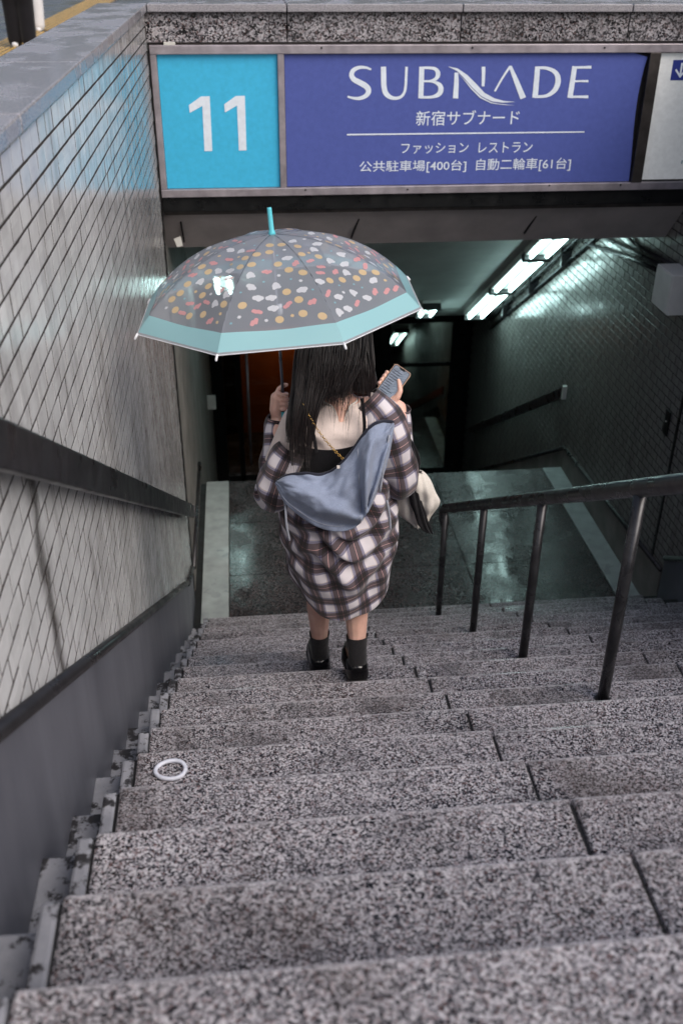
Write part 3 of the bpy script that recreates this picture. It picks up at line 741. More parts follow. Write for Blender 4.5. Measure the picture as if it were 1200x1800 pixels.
#PEOPLE
# ------------------------------------------------------------------ umbrella
def vinyl(name, tint, alpha, gloss=.08):
    m = N(name); t = m.n('BsdfTransparent'); t.inputs[0].default_value = (.93, .94, .95, 1)
    m.set(Base_Color=tint, Roughness=.35, Specular_IOR_Level=.5)
    tr = m.n('BsdfTranslucent'); tr.inputs[0].default_value = (*tint[:3], 1); ms = m.n('MixShader'); ms.inputs[0].default_value = .4
    m.l(m.b.outputs[0], ms.inputs[1]); m.l(tr.outputs[0], ms.inputs[2])
    v = m.n('TexVoronoi'); v.inputs['Scale'].default_value = 130; m.l(m.pos(), v.inputs['Vector'])
    drops = m.math('MULTIPLY', m.ramp(v.outputs['Distance'], [(.0, G(1)), (.28, G(0))]), m.ramp(m.noise(7, 4), [(.45, G(0)), (.6, G(1))]))
    bp = m.n('Bump'); bp.inputs['Strength'].default_value = .35; bp.inputs['Distance'].default_value = .002; m.l(drops, bp.inputs['Height'])
    g = m.n('BsdfGlossy'); g.inputs['Roughness'].default_value = .12; m.l(bp.outputs[0], g.inputs['Normal'])
    fr = m.n('LayerWeight'); fr.inputs[0].default_value = .25
    a = m.n('MixShader'); m.l(m.math('ADD', m.math('MULTIPLY', m.noise(3, 4), .12), alpha-.06), a.inputs[0]) if alpha < .9 else setattr(a.inputs[0], 'default_value', alpha)
    m.l(t.outputs[0], a.inputs[1]); m.l(ms.outputs[0], a.inputs[2])
    b = m.n('MixShader'); m.l(m.math('ADD', m.math('MULTIPLY', m.math('POWER', fr.outputs[1], 2.5), .35), .035), b.inputs[0]); m.l(a.outputs[0], b.inputs[1]); m.l(g.outputs[0], b.inputs[2])
    m.l(b.outputs[0], m.out.inputs[0]); return m.m
M['vinyl'] = vinyl('vinyl', srgb(226, 234, 248), .34)
M['vinyl_band'] = vinyl('vinyl_band', srgb(172, 226, 234), .92)
M['vinyl_edge'] = vinyl('vinyl_edge', srgb(190, 196, 206), .7)
M['p_orange'] = vinyl('p_orange', srgb(240, 212, 166), .80); M['p_white'] = vinyl('p_white', srgb(234, 236, 242), .86)
M['p_pink'] = vinyl('p_pink', srgb(240, 176, 178), .82); M['p_blue'] = vinyl('p_blue', srgb(150, 200, 214), .85)
M['aqua'] = flat('aqua', srgb(92, 192, 206), .35); M['tip_white'] = flat('tip_white', srgb(220, 222, 228), .4); M['shaft'] = simple('shaft', srgb(92, 94, 104), .3, .7)

UC = U(491, 535, 'y', 3.37); UR, UPH = .520, math.radians(51)
UA = Vector((-.075, .035, 1)).normalized(); UX = Vector((1, -.035, 0)); UX = (UX-UA*UX.dot(UA)).normalized(); UY = UA.cross(UX)
RS = UR/math.sin(UPH)
def canopy(th, t, off=0.0):
    """angle (0 = right, -90 = towards the viewer), t 0 apex .. 1 rim"""
    ph = UPH*t; k = round((th-PI/8)/(PI/4)); dm = th-PI/8-k*PI/4      # distance to nearest rib
    mid = PI/8-abs(dm)
    ch = math.cos(PI/8)/math.cos(mid); f = 1-(1-ch)*(.35+.65*t)
    sag = .018*t*(1-math.cos(8*(abs(dm))))/2*math.sin(PI*min(1, t*1.0))
    r = (RS+off)*math.sin(ph)*f - sag*.4; hgt = (RS+off)*(math.cos(ph)-math.cos(UPH)) - sag
    if t > .985: pass
    return UC+UX*(r*math.cos(th))+UY*(r*math.sin(th))+UA*hgt
um = tag(empty('umbrella', UC), 'clear vinyl umbrella with pastel prints and a turquoise border held open', 'umbrella')
TB = .875
def star(n, r1, r2): return [((r1 if i % 2 else r2)*math.cos(PI*i/n), (r1 if i % 2 else r2)*math.sin(PI*i/n)) for i in range(2*n)]
def blob(lobes, n=28):
    out = []
    for i in range(n):
        a = 2*PI*i/n; r = 0
        d = np.array([math.cos(a), math.sin(a)])
        for (x, y, rr) in lobes:
            b_ = d[0]*x+d[1]*y; q = b_*b_-(x*x+y*y-rr*rr)
            if q >= 0: r = max(r, b_+math.sqrt(q))
        out.append((r*d[0], r*d[1]))
    return out
shapes = {'p_orange': [blob([(0, 0, 1)], 18)], 'p_white': [blob([(0, 0, .72), (.62, .1, .52), (-.6, -.05, .56), (.1, .45, .5)]), blob([(0, 0, .8), (.55, .55, .36), (-.5, .6, .36), (.0, -.45, .55)])],
          'p_pink': [blob([(-.75, -.1, .52), (-.25, .05, .55), (.3, .0, .55), (.8, .15, .5)], 36), blob([(-.7, .1, .5), (-.2, -.1, .6), (.35, .1, .5), (.7, -.15, .5), (.1, .45, .4)], 36)], 'p_blue': [star(5, .5, .28)], 'p_small': [star(6, .62, .42)]}
def motif(mb, kind, th, t, size, rot):
    p0 = canopy(th, t, .0015); e = .01
    ex = (canopy(th+e, t, .0015)-p0).normalized(); ey = (canopy(th, t+e, .0015)-p0); ey = (ey-ex*ey.dot(ex)).normalized()
    # radial and angular scale
    rr = max(.06, (p0-UC-UA*(p0-UC).dot(UA)).length); pts = []
    for x, y in random.choice(shapes[kind]):
        c, s_ = math.cos(rot), math.sin(rot); X, Y = (x*c-y*s_)*size, (x*s_+y*c)*size
        pts.append(canopy(th+X/rr, t+Y/(RS*UPH), .0016))
    ctr = sum(pts, Vector())/len(pts); n = len(pts)
    mb.add(pts+[canopy(th, t, .0018)], [(i, (i+1) % n, n) for i in range(n)])
for k in range(8):
    t0 = PI/8+k*PI/4; t1 = t0+PI/4
    ths = np.linspace(t0, t1, 11)
    pn = grid('canopy_panel', [[canopy(th, t) for th in ths] for t in np.linspace(.02, TB, 15)], M['vinyl'], um)
    grid('border', [[canopy(th, t, .0006) for th in ths] for t in np.linspace(TB-.002, .985, 4)], M['vinyl_band'], pn)
    grid('edge_band', [[canopy(th, t, .0004) for th in ths] for t in (.984, 1.0)], M['vinyl_edge'], pn)
    MB().tube([canopy(th, 1.0) for th in ths], .0016, 5).build('hem', M['tip_white'], pn)
    mbs = {c: MB() for c in ('p_orange', 'p_white', 'p_pink', 'p_blue')}
    placed = []
    for tries in range(2600):
        t = math.sqrt(random.uniform(.03, .68)); th = random.uniform(t0+.05, t1-.05); t = min(t, TB-.05)
        p = canopy(th, t)
        kind = random.choices(['p_orange', 'p_white', 'p_pink', 'p_blue', 'p_small'], [2.6, 3.6, 2.8, .9, 1.4])[0]
        sz = {'p_orange': .0138, 'p_white': .0160, 'p_pink': .0140, 'p_blue': .0105, 'p_small': .0115}[kind]
        rr = RS*math.sin(UPH*t)
        if (th-t0)*rr < sz*1.05 or (t1-th)*rr < sz*1.05: continue
        if any((p-q).length < 1.05*(sz+s2)+.0055 for q, s2 in placed): continue
        placed.append((p, sz)); mc = kind if kind != 'p_small' else random.choice(['p_orange', 'p_white'])
        motif(mbs[mc], kind, th, t, sz, random.uniform(-.5, .5)+(PI if random.random() < .0 else 0) + (-.35 if kind == 'p_pink' else 0))
    for c, mb in mbs.items():
        if mb.v: mb.build('printed_motifs', M[c], pn)['kind'] = 'stuff'
    rb = MB().tube([canopy(t0, t, -.004) for t in np.linspace(.03, .995, 16)], .0021, 6).build('rib', M['shaft'], um, smooth=True)
    a = canopy(t0, .55, -.006); b = UC+UA*(-.02); MB().tube([a, b], .0017, 6).build('stretcher', M['shaft'], rb)
    tp = canopy(t0, 1.0); dr = (tp-canopy(t0, .96)).normalized()
    MB().tube([tp-dr*.004, tp+dr*.016, tp+dr*.019], [.0042, .0042, .002], 8).build('rib_tip', M['tip_white'], rb, smooth=True)
ap = canopy(0, 0)
MB().tube([ap-UA*.004, ap+UA*.006, ap+UA*.012, ap+UA*.082, ap+UA*.088], [.013, .012, .0088, .0080, .0072], 14).build('ferrule', M['aqua'], um, smooth=True)
HL = U(497, 702, 'y', 3.40)                     # left hand grip on the shaft
MB().tube([ap, HL+Vector((0, 0, .05)), HL-Vector((0, 0, .055))], .0055, 10).build('shaft', M['shaft'], um, smooth=True)
MB().tube([UC+UA*-.035, UC+UA*0.0], .010, 12).build('runner', M['tip_white'], um, smooth=True)
hp = [HL-Vector((0, 0, .05)), HL-Vector((0, 0, .13)), HL-Vector((0, 0, .17))+Vector((.006, 0, 0)), HL-Vector((-.028, 0, .195)), HL-Vector((-.055, 0, .17)), HL-Vector((-.058, 0, .15))]
MB().tube([Vector(q) for q in spline([tuple(p) for p in hp], 20)], .0095, 10).build('handle', M['aqua'], um, smooth=True)

# ------------------------------------------------------------------ the person on the stairs
def skin_mat():
    m = N('skin'); c = m.ramp(m.noise(20, 4), [(.3, srgb(214, 168, 152)), (.7, srgb(230, 188, 172))])
    m.set(Base_Color=c, Roughness=.45, Subsurface_Weight=.12); m.b.inputs["Subsurface Radius"].default_value = (.01, .004, .002); return m.m
M['skin'] = skin_mat()
def fabric(name, c, var=.12, rough=.85, weave=900, bump=.15):
    m = N(name); f = m.noise(9, 5); lo = tuple(x*(1-var) for x in c[:3]); hi = tuple(min(1, x*(1+var)) for x in c[:3])
    cc = m.ramp(f, [(.3, lo), (.7, hi)]); cc = m.mix(.25, cc, m.ramp(m.noise(weave, 2), [(.3, G(.0)), (.7, tuple(min(1, x*2) for x in c[:3]))]))
    m.set(Base_Color=cc, Roughness=rough, Specular_IOR_Level=.15, Sheen_Weight=.15); m.bump(m.math('ADD', m.math('MULTIPLY', m.noise(weave*.5, 2), .15), m.noise(45, 4)), .4, .006); return m.m
def hair_mat():
    m = N('hair'); c = m.ramp(m.noise(120, 3), [(.3, srgb(16, 13, 14)), (.7, srgb(34, 26, 26))]); m.set(Base_Color=c, Roughness=.38, Specular_IOR_Level=.5); return m.m
M['hair'] = hair_mat()
M['beige'] = fabric('beige', srgb(226, 206, 198), .05); M['black_cloth'] = fabric('black_cloth', srgb(22, 21, 25), .2, bump=.3); M['trim_white'] = fabric('trim_white', srgb(232, 222, 214), .03)
M['grey_jersey'] = fabric('grey_jersey', srgb(128, 138, 160), .14, weave=500); M['navy_trim'] = fabric('navy_trim', srgb(34, 36, 48), .1)
M['cord'] = fabric('cord', srgb(150, 154, 166), .05); M['canvas'] = fabric('canvas', srgb(214, 206, 196), .06, weave=500, bump=.25); M['sock'] = fabric('sock', srgb(36, 35, 38), .15, weave=600, bump=.4)
M['patent'] = simple('patent', srgb(16, 15, 17), .12, 0, 20, .2); M['sole'] = simple('sole', srgb(20, 19, 20), .5); M['gold'] = simple('gold', srgb(196, 160, 96), .3, 1.0, 60, .2)
def plaid():
    m = N('plaid'); uv = m.n('UVMap'); sp_ = m.n('SeparateXYZ'); m.l(uv.outputs[0], sp_.inputs[0]); outs = []
    cream, slate, dark, lav = srgb(214, 209, 214), srgb(94, 91, 116), srgb(36, 23, 27), srgb(140, 136, 160)
    for ax in (0, 1):
        f = m.math('FRACT', m.math('DIVIDE', m.math('ADD', sp_.outputs[ax], 40), .088))
        outs.append(m.ramp(f, [(0, cream), (.40, srgb(196, 172, 132)), (.415, lav), (.455, srgb(60, 58, 78)), (.47, slate), (.53, dark), (.72, srgb(206, 140, 134)), (.735, dark), (.91, slate), (.965, srgb(50, 50, 72)), (.98, lav)], 'CONSTANT'))
    c = m.mix(.5, outs[0], outs[1])
    c2 = m.mix(1, outs[0], outs[1], 'MULTIPLY'); gm = m.n('Gamma'); gm.inputs[1].default_value = .62; m.l(c2, gm.inputs[0]); c = m.mix(.92, c, gm.outputs[0])
    c = m.mix(.06, c, m.ramp(m.noise(1400, 2), [(.35, G(.03)), (.65, G(.5))]))
    m.set(Base_Color=c, Roughness=.85, Specular_IOR_Level=.2, Sheen_Weight=.2); m.bump(m.noise(900, 2), .15, .001); return m.m
M['plaid'] = plaid()
V3 = Vector
pr_ = tag(empty('person', (.33, 3.26, -R*8)), 'person in oversized plaid shirt walking down the steps under the clear umbrella', 'person')
# skeleton (metres)
heelR, heelL = V3((.398, 3.155, -R*8)), V3((.262, 3.43, -R*9))
ankR, kneeR, hipR = heelR+V3((0, .02, .115)), V3((.392, 3.27, -1.02)), V3((.405, 3.25, -.66))
ankL, kneeL, hipL = heelL+V3((0, .02, .115)), V3((.252, 3.43, -1.13)), V3((.255, 3.28, -.68))
pel, wai, che, nek = V3((.33, 3.27, -.62)), V3((.328, 3.275, -.50)), V3((.326, 3.28, -.37)), V3((.328, 3.285, -.235))
HC = V3((.333, 3.365, -.055))
shL, elL, wrL = V3((.178, 3.285, -.29)), V3((.075, 3.27, -.545)), HL+V3((-.022, .015, -.075))
shR, elR = V3((.475, 3.285, -.27)), V3((.558, 3.265, -.53))
PHC = U(689, 676, 'y', 3.50)                    # phone centre
wrR = U(703, 716, 'y', 3.465)
body = MB()
def leg(h, k, a, toe):
    cf = k.lerp(a, .30)+V3((0, -.018, 0)); body.chain([h, h.lerp(k, .5), k, cf, k.lerp(a, .62)+V3((0, -.008, 0)), a, a+V3((0, .008, -.06))], [.088, .074, .051, .052, .041, .027, .016])
    body.chain([a+V3((0, .008, -.06)), a+V3((0, .09, -.075))], [.014, .012])
leg(hipR, kneeR, ankR, 0); leg(hipL, kneeL, ankL, 0)
body.chain([hipL, pel, hipR], [.09, .10, .09]); body.chain([pel, wai], [.105, .09]); body.chain([pel+V3((-.05, 0, 0)), wai+V3((-.04, 0, 0)), che+V3((-.06, 0, 0))], [.095, .08, .09]); body.chain([pel+V3((.05, 0, 0)), wai+V3((.04, 0, 0)), che+V3((.06, 0, 0))], [.095, .08, .09])
body.chain([che, nek+V3((0, .0, -.02)), nek+V3((0, .02, .04)), HC+V3((0, -.01, -.06))], [.095, .055, .05, .05]); body.chain([shL, nek+V3((-.02, 0, -.03)), nek+V3((.02, 0, -.03)), shR], [.05, .05, .05, .05])
body.chain([shL, shL.lerp(elL, .5), elL, elL.lerp(wrL, .35), wrL], [.048, .042, .036, .036, .024]); body.chain([shR, shR.lerp(elR, .5), elR, elR.lerp(wrR, .35), wrR], [.048, .042, .036, .036, .024])
body.ball(HC+V3((0, 0, .02)), .092, 16, 12, (.86, 1.02, 1.02)); body.chain([HC+V3((0, .03, -.05)), HC+V3((0, .062, -.085))], [.058, .034])
body.chain([HC+V3((0, .09, .0)), HC+V3((0, .108, -.028))], [.010, .014])
for sx in (-1, 1):
    body.ball(HC+V3((sx*.078, -.004, -.012)), .02, 10, 8, (.4, .75, 1.3)); body.ball(HC+V3((sx*.034, .083, .004)), .014, 10, 8)
    body.ball(HC+V3((sx*.015, .094, -.058)), .012, 10, 8, (1.3, .6, .5))
# left hand: fist round the umbrella shaft (thumb on top, four fingers wrapped)
ax = (ap-HL).normalized(); toS = V3((1, 0, 0)); back = V3((0, -1, 0))
palm = HL+V3((-.028, .004, -.012)); body.chain([wrL, palm+V3((0, 0, -.03)), palm+V3((.002, 0, .02))], [.024, .024, .020]); body.chain([palm+V3((.0, -.012, -.02)), palm+V3((.004, -.012, .022))], [.016, .015])
for i in range(4):
    c = HL+ax*(.030-.0195*i); L_ = [1.0, 1.08, 1.0, .85][i]; pts = []
    for j, a in enumerate(np.linspace(math.radians(200), math.radians(200+245*L_), 8)):
        pts.append(c+V3((math.cos(a)*.0175, math.sin(a)*.0175, -.002*j)))
    body.chain([palm+V3((-.004, -.012, .024-.0185*i))]+pts, [.0098]+[.0092]*4+[.0086, .0082, .0078, .007], 8)
body.chain([palm+V3((.0, .010, .012)), HL+V3((-.012, .020, .034)), HL+V3((.006, .017, .050)), HL+V3((.016, .006, .056))], [.012, .0105, .0095, .008], 8)
# right hand: phone lies on the palm, four fingertips curl round its left edge, thumb across the screen
vd = (PHC-CAM).normalized(); nPh = (-vd*.93+V3((0, 0, .28))).normalized()
upimg = (cR*.575+cU*.818); upP = (upimg-nPh*upimg.dot(nPh)).normalized(); rtP = upP.cross(nPh)
PW, PH_, PT = .0365, .075, .0045
ph = lambda x, y, z: PHC+rtP*x+upP*y+nPh*z           # local phone coordinates
palmR = ph(.020, -.052, -.020)
body.chain([wrR, ph(.040, -.052, -.012), palmR], [.024, .021, .017]); body.chain([wrR+rtP*-.012, ph(.022, -.064, -.022), ph(.0, -.035, -.020), ph(.012, -.005, -.018)], [.02, .018, .014, .013]); body.chain([ph(.034, -.05, -.014), ph(.03, -.01, -.016)], [.015, .013])
for i, yy in enumerate((.026, .008, -.010, -.028)):
    body.chain([ph(.022, yy-.014, -.018), ph(-.012, yy-.002, -.019), ph(-.0405, yy+.002, -.012), ph(-.0465, yy+.003, .000), ph(-.0435, yy+.003, .0075)], [.0105, .0098, .0090, .0084, .0072], 8)
body.chain([ph(.036, -.050, -.006), ph(.0455, -.030, .006), ph(.042, -.006, .0145), ph(.024, .014, .0155), ph(.012, .025, .0125)], [.0165, .0135, .0112, .0102, .0080], 10)
bo = body.build('body', M['skin'], pr_); voxel(bo, .0036, 5)
# shoes and socks
for hl, an, kn in ((heelR, ankR, kneeR), (heelL, ankL, kneeL)):
    prof = [(-.022, .030, .066), (-.012, .044, .076), (.02, .050, .078), (.07, .050, .074), (.12, .051, .062), (.17, .052, .050), (.215, .042, .040), (.24, .014, .028)]
    rows = []
    for (yy, hw, hh) in prof:
        ring = []
        for a in np.linspace(0, 2*PI, 17)[:-1]:
            x = math.cos(a); z_ = math.sin(a); ring.append(hl+V3((hw*math.copysign(abs(x)**.75, x), yy-.02*0, .034+(hh-.0)*max(0, z_)**.8 if z_ > 0 else .034)))
        rows.append(ring)
    rows.insert(0, [hl+V3((0, -.024, .06))]*16)
    sh = grid('shoe', rows, M['patent'], pr_, closed=True, sub=1)
    mb = MB()
    out = [(-.012, .026), (-.018, 0), (-.012, -.026), (.03, -.036), (.09, -.037), (.15, -.045), (.205, -.040), (.243, -.02), (.25, 0), (.243, .02), (.205, .04), (.15, .045), (.09, .037), (.03, .036)]
    mb.prism([hl+V3((q*1.24, y_-.012, .012)) for y_, q in out], (0, 0, .026)); mb.prism([hl+V3((q*1.2, y_-.01, .001)) for y_, q in [(-.01, .026), (-.016, 0), (-.01, -.026), (.03, -.034), (.07, -.034), (.07, .034), (.03, .034)]], (0, 0, .012)); mb.prism([hl+V3((q*1.2, y_-.01, .001)) for y_, q in [(.13, -.04), (.2, -.038), (.24, -.018), (.24, .018), (.2, .038), (.13, .04)]], (0, 0, .012))
    mb.build('sole', M['sole'], sh, bevel=.003)
    top = an.lerp(kn, .32); sp1 = [an+V3((0, .045, -.055)), an+V3((0, .012, -.03)), an+V3((0, .004, .0)), an.lerp(kn, .12), an.lerp(kn, .24)+V3((0, -.004, 0)), top+V3((0, -.006, 0))]
    MB().tube([V3(q) for q in spline([tuple(p) for p in sp1], 22)], [float(x) for x in np.interp(np.linspace(0, 1, 22), [0, .2, .4, .6, .8, 1], [.034, .037, .037, .0385, .042, .0455])], 20, cap=False).build('sock', M['sock'], pr_, smooth=True)

# beige top: rings from a V-backed neckline to the waist
def ring_loft(name, levels, mat, n=48, ztop=None, wr=0, seed=0, sub=1, thick=.002):
    lv = spline(levels, 22); rows = []
    for i, (cx, cy, hw, d, z) in enumerate(lv):
        v = i/(len(lv)-1); r = []
        for k in range(n):
            a = 2*PI*k/n; x, y_ = math.sin(a), -math.cos(a)
            zz = z+(ztop(a)*(1-v)**3 if ztop else 0); p = V3((cx+hw*math.copysign(abs(x)**.9, x), cy+d*y_, zz))
            if wr: p += V3((x, y_, 0))*wr*noise.noise(V3((p.x*14+seed, p.y*14, p.z*22+a*.6)))
            r.append(p)
        rows.append(r)
    return grid(name, rows, mat, pr_, closed=True, sub=sub, thick=thick)
dip = lambda a: -.075*math.exp(-(((a+PI) % (2*PI)-PI)/.30)**2)
top = ring_loft('beige_top', [(.328, 3.285, .064, .060, -.222), (.328, 3.283, .10, .068, -.240), (.328, 3.28, .150, .082, -.268), (.327, 3.28, .178, .098, -.315), (.327, 3.278, .180, .108, -.37), (.327, 3.276, .168, .108, -.44), (.328, 3.275, .152, .104, -.52), (.33, 3.27, .155, .11, -.6)], M['beige'], ztop=dip, wr=.022)
ring = [V3((.328+.064*math.copysign(abs(math.sin(a))**.9, math.sin(a)), 3.285-.060*math.cos(a), -.222+dip(a))) for a in np.linspace(0, 2*PI, 61)]
MB().tube(ring, .004, 6, cap=False).build('neckline', M['trim_white'], top, smooth=True)
for s_, el in ((shL, elL), (shR, elR)):
    m_ = s_.lerp(el, .5); MB().tube([V3(q) for q in spline([tuple(s_+V3((.04 if s_ is shL else -.04, 0, .0))), tuple(s_+V3((0, -.005, -.01))), tuple(s_.lerp(el, .3)), tuple(s_.lerp(el, .72))], 14)], [.066, .066, .064, .064, .062, .061, .060, .060, .060, .06, .06, .061, .062, .062], 18, cap=False).build('sleeve', M['beige'], top, smooth=True)
# black camisole and straps
cz = lambda a: .035*math.sin(a)-.012*math.cos(3*a)
cami = ring_loft('camisole', [(.327, 3.279, .186, .1165, -.352), (.327, 3.276, .178, .1155, -.42), (.327, 3.275, .168, .114, -.47), (.328, 3.272, .160, .111, -.54), (.33, 3.27, .165, .118, -.63)], M['black_cloth'], ztop=cz, wr=.003)
for q in ([(537, 703, 3.195), (545, 735, 3.168), (552, 770, 3.158), (556, 795, 3.158)], [(636, 700, 3.19), (640, 740, 3.165), (640, 770, 3.16)]):
    MB().tube([U(a, b, 'y', c) for a, b, c in spline(q, 12)], .0065, 8, flat=.35, up=(0, -1, 0)).build('strap', M['black_cloth'], cami)
# black skirt showing either side of the shirt tails
ring_loft('skirt', [(.33, 3.27, .150, .11, -.58), (.335, 3.30, .190, .13, -.72), (.34, 3.34, .215, .15, -.86), (.34, 3.36, .225, .16, -.95)], M['black_cloth'], wr=.02)

# plaid shirt: back panel with drape folds, round shirt-tail hem
def shirt_back():
    lv = spline([(.310, 3.27, .190, .155, -.47), (.308, 3.27, .212, .175, -.56), (.318, 3.27, .222, .185, -.66), (.328, 3.27, .222, .185, -.78), (.332, 3.27, .215, .185, -.90), (.332, 3.27, .205, .182, -1.0), (.330, 3.27, .198, .178, -1.09)], 44)
    n = 72; rows = []; A = math.radians(128)
    for i, (cx, cy, hw, d, z) in enumerate(lv):
        v = i/43; r = []
        for k in range(n):
            s_ = -1+2*k/(n-1); a = A*s_; rise = .21*abs(s_*1.5)**2.3 if abs(s_) < .66 else .21*(abs(.66*1.5)**2.3)+.02*(abs(s_)-.66)
            zz = z+rise*v**2.2*.8
            u_ = zz-.13*s_*s_; env = math.exp(-(s_/.55)**2)*math.sin(PI*min(1, v*1.15))
            fold = .021*math.sin(2*PI*(u_/.125+.30*math.sin(4*s_+1)+1.1*noise.noise(V3((s_*2.4, v*2.2, 3)))))*env + .013*math.sin(8*s_*(1+.3*v)+2.4*v+1.5*noise.noise(V3((s_*2, v*3, 9))))*(.3+.7*v)
            fold += .018*noise.noise(V3((s_*5, zz*9, 1.7)))
            p = V3((cx+hw*math.sin(a), cy-d*math.cos(a), zz)); nn = V3((math.sin(a), -math.cos(a), 0)); p += nn*fold
            p.z -= abs(fold)*.6*env
            r.append(p)
        rows.append(r)
    W = .22*2*A
    return grid('plaid_shirt', rows, M['plaid'], pr_, uv=lambda i, k: ((k/(n-1))*W*.98+.05*math.sin(3.2*k/(n-1)+i*.05), i/43*.66+.035*math.sin(k*.16+1)+.10*(k/(n-1)-.5)**2), sub=1, thick=.003)
sb = shirt_back()
def sleeve(pts, seed, name='sleeve', n=30, m_=34, tw=0):
    P = spline(pts, m_); rows = []; prev = V3((0, -1, 0)); Ls = [0]
    for i in range(1, m_): Ls.append(Ls[-1]+np.linalg.norm(P[i][:3]-P[i-1][:3]))
    for i, q in enumerate(P):
        p = V3(q[:3]); t = (V3(P[min(i+1, m_-1)][:3])-V3(P[max(i-1, 0)][:3])).normalized(); a_ = (prev-t*prev.dot(t)).normalized(); b_ = t.cross(a_); prev = a_; r = []
        for k in range(n):
            a = 2*PI*k/n; o = a_*math.cos(a)+b_*math.sin(a); rad = q[3]
            rad += q[3]*(.22*noise.noise(V3((o.x*1.5+seed, o.y*1.5+i*.36, o.z*1.5)))+.15*math.sin(i*.95+2.4*math.cos(a+seed)+2*noise.noise(V3((i*.2, seed, a))))*math.sin(PI*i/(m_-1)))
            r.append(p+o*rad)
        rows.append(r)
    return grid(name, rows, M['plaid'], sb, closed=True, sub=1, thick=.003, uv=lambda i, k: (k/n*2*PI*.068+tw, Ls[i]))
sleeve([(.150, 3.235, -.385, .052), (.115, 3.232, -.46, .066), (.088, 3.235, -.55, .074), (.080, 3.262, -.605, .074), (.082, 3.295, -.565, .066), (.090, 3.34, -.485, .056), (*(wrL+V3((-.004, -.006, -.04))), .046), (*(wrL+V3((0, 0, -.004))), .041)], 3.1)
sleeve([(.425, 3.285, -.225, .060), (.478, 3.262, -.285, .076), (.518, 3.235, -.39, .076), (.545, 3.238, -.49, .074), (.560, 3.275, -.575, .066), (.570, 3.34, -.555, .056), (.580, 3.40, -.48, .048), (*(wrR+V3((0, -.004, -.035))), .041), (*(wrR+V3((0, 0, -.005))), .040)], 8.3, tw=.03)
# hanging front edge strip at the left
st_ = spline([(506, 940, 3.30), (508, 970, 3.29), (509, 1004, 3.28)], 8)
grid('front_edge', [[U(a-6, b, 'y', c), U(a+1, b, 'y', c-.004), U(a+7, b, 'y', c)] for a, b, c in st_], M['plaid'], sb, uv=lambda i, k: (k*.008, i*.018), thick=.003)
# hood hanging open across the back
TE = [(486, 846, 3.125), (505, 836, 3.10), (535, 832, 3.085), (565, 834, 3.085), (590, 823, 3.085), (615, 797, 3.085), (637, 766, 3.09), (655, 747, 3.10), (672, 741, 3.11), (691, 742, 3.13)]
BE = [(484, 850, 3.12), (500, 882, 3.075), (525, 905, 3.055), (556, 925, 3.035), (590, 934, 3.025), (620, 929, 3.025), (643, 905, 3.03), (663, 862, 3.05), (682, 805, 3.085), (692, 748, 3.125)]
n1 = 64; te, be = spline(TE, n1), spline(BE, n1); rows = []
for j in range(27):
    v = j/26; r = []
    for k in range(n1):
        q = te[k]*(1-v)+be[k]*v; s_ = k/(n1-1); bul = math.sin(PI*v)**.9*math.sin(PI*s_)**.6
        dx_, dy_ = (s_-.66)*2.2, v-1.02; an_ = math.atan2(dx_, -dy_+1e-3); rd_ = math.hypot(dx_, dy_); fold = (.034*math.sin(6.5*an_+1.3+1.2*noise.noise(V3((s_*2, v*2, 0))))*math.exp(-rd_*1.1)+.022*math.sin(12*an_+.4)*math.exp(-rd_*2.0))*math.sin(PI*s_)**.5*min(1, 3*v)+.020*noise.noise(V3((s_*6, v*4, 4.2)))+.008*noise.noise(V3((s_*17, v*11, 2.2)))
        fold += .016*math.exp(-((s_-.62-.08*math.sin(3*v))/.05)**2)*v*(1-.3*v)
        r.append(U(q[0], q[1], 'y', q[2]-.055*bul-fold))
    rows.append(r)
hd_ = grid('hood', rows, M['grey_jersey'], sb, sub=1, thick=.005)
MB().tube([rows[0][k]+V3((0, -.003, .002)) for k in range(n1)], .006, 8).build('binding', M['navy_trim'], hd_, smooth=True)
MB().tube([rows[j][39]+V3((0, -.004, 0)) for j in range(27)], .0016, 6).build('seam', M['cord'], hd_, smooth=True)
MB().tube([rows[24][k]+V3((0, -.0045, .004)) for k in range(1, n1-1)], .0013, 6).build('seam', M['cord'], hd_, smooth=True)
for q in ([(500, 872, 3.10), (502, 900, 3.08), (504, 925, 3.07), (509, 950, 3.07)], [(684, 765, 3.07), (679, 795, 3.06), (673, 830, 3.055), (667, 866, 3.06)], [(680, 880, 3.07), (684, 905, 3.07), (686, 930, 3.075)]):
    MB().tube([U(a, b, 'y', c) for a, b, c in spline(q, 14)], .0042, 8).build('drawstring', M['cord'], hd_, smooth=True)
q = U(594, 819, 'y', 3.05); MB().box(q.x-.005, q.x+.005, q.y-.01, q.y-.006, q.z-.005, q.z+.005).build('label_tab', M['trim_white'], hd_)
# gold chain strap across the back
cp = [U(a, b, 'y', c) for a, b, c in spline([(533, 712, 3.175), (545, 735, 3.158), (565, 765, 3.148), (588, 792, 3.140), (608, 812, 3.11)], 60)]
mb = MB(); L = 0
for i in range(0, 58, 2):
    t = (cp[i+1]-cp[i]).normalized(); s_ = t.cross(V3((0, -1, 0))).normalized(); o = V3((0, -1, 0)) if (i//2) % 2 else (V3((0, -.5, 0))+s_*.8).normalized(); w_ = t.cross(o).normalized()
    mb.tube([cp[i]+t*math.cos(a)*.0062+(w_ if (i//2) % 2 else w_)*math.sin(a)*.0040 for a in np.linspace(0, 2*PI, 11)], .0012, 5, cap=False)
mb.build('chain_strap', M['gold'], pr_, smooth=True)
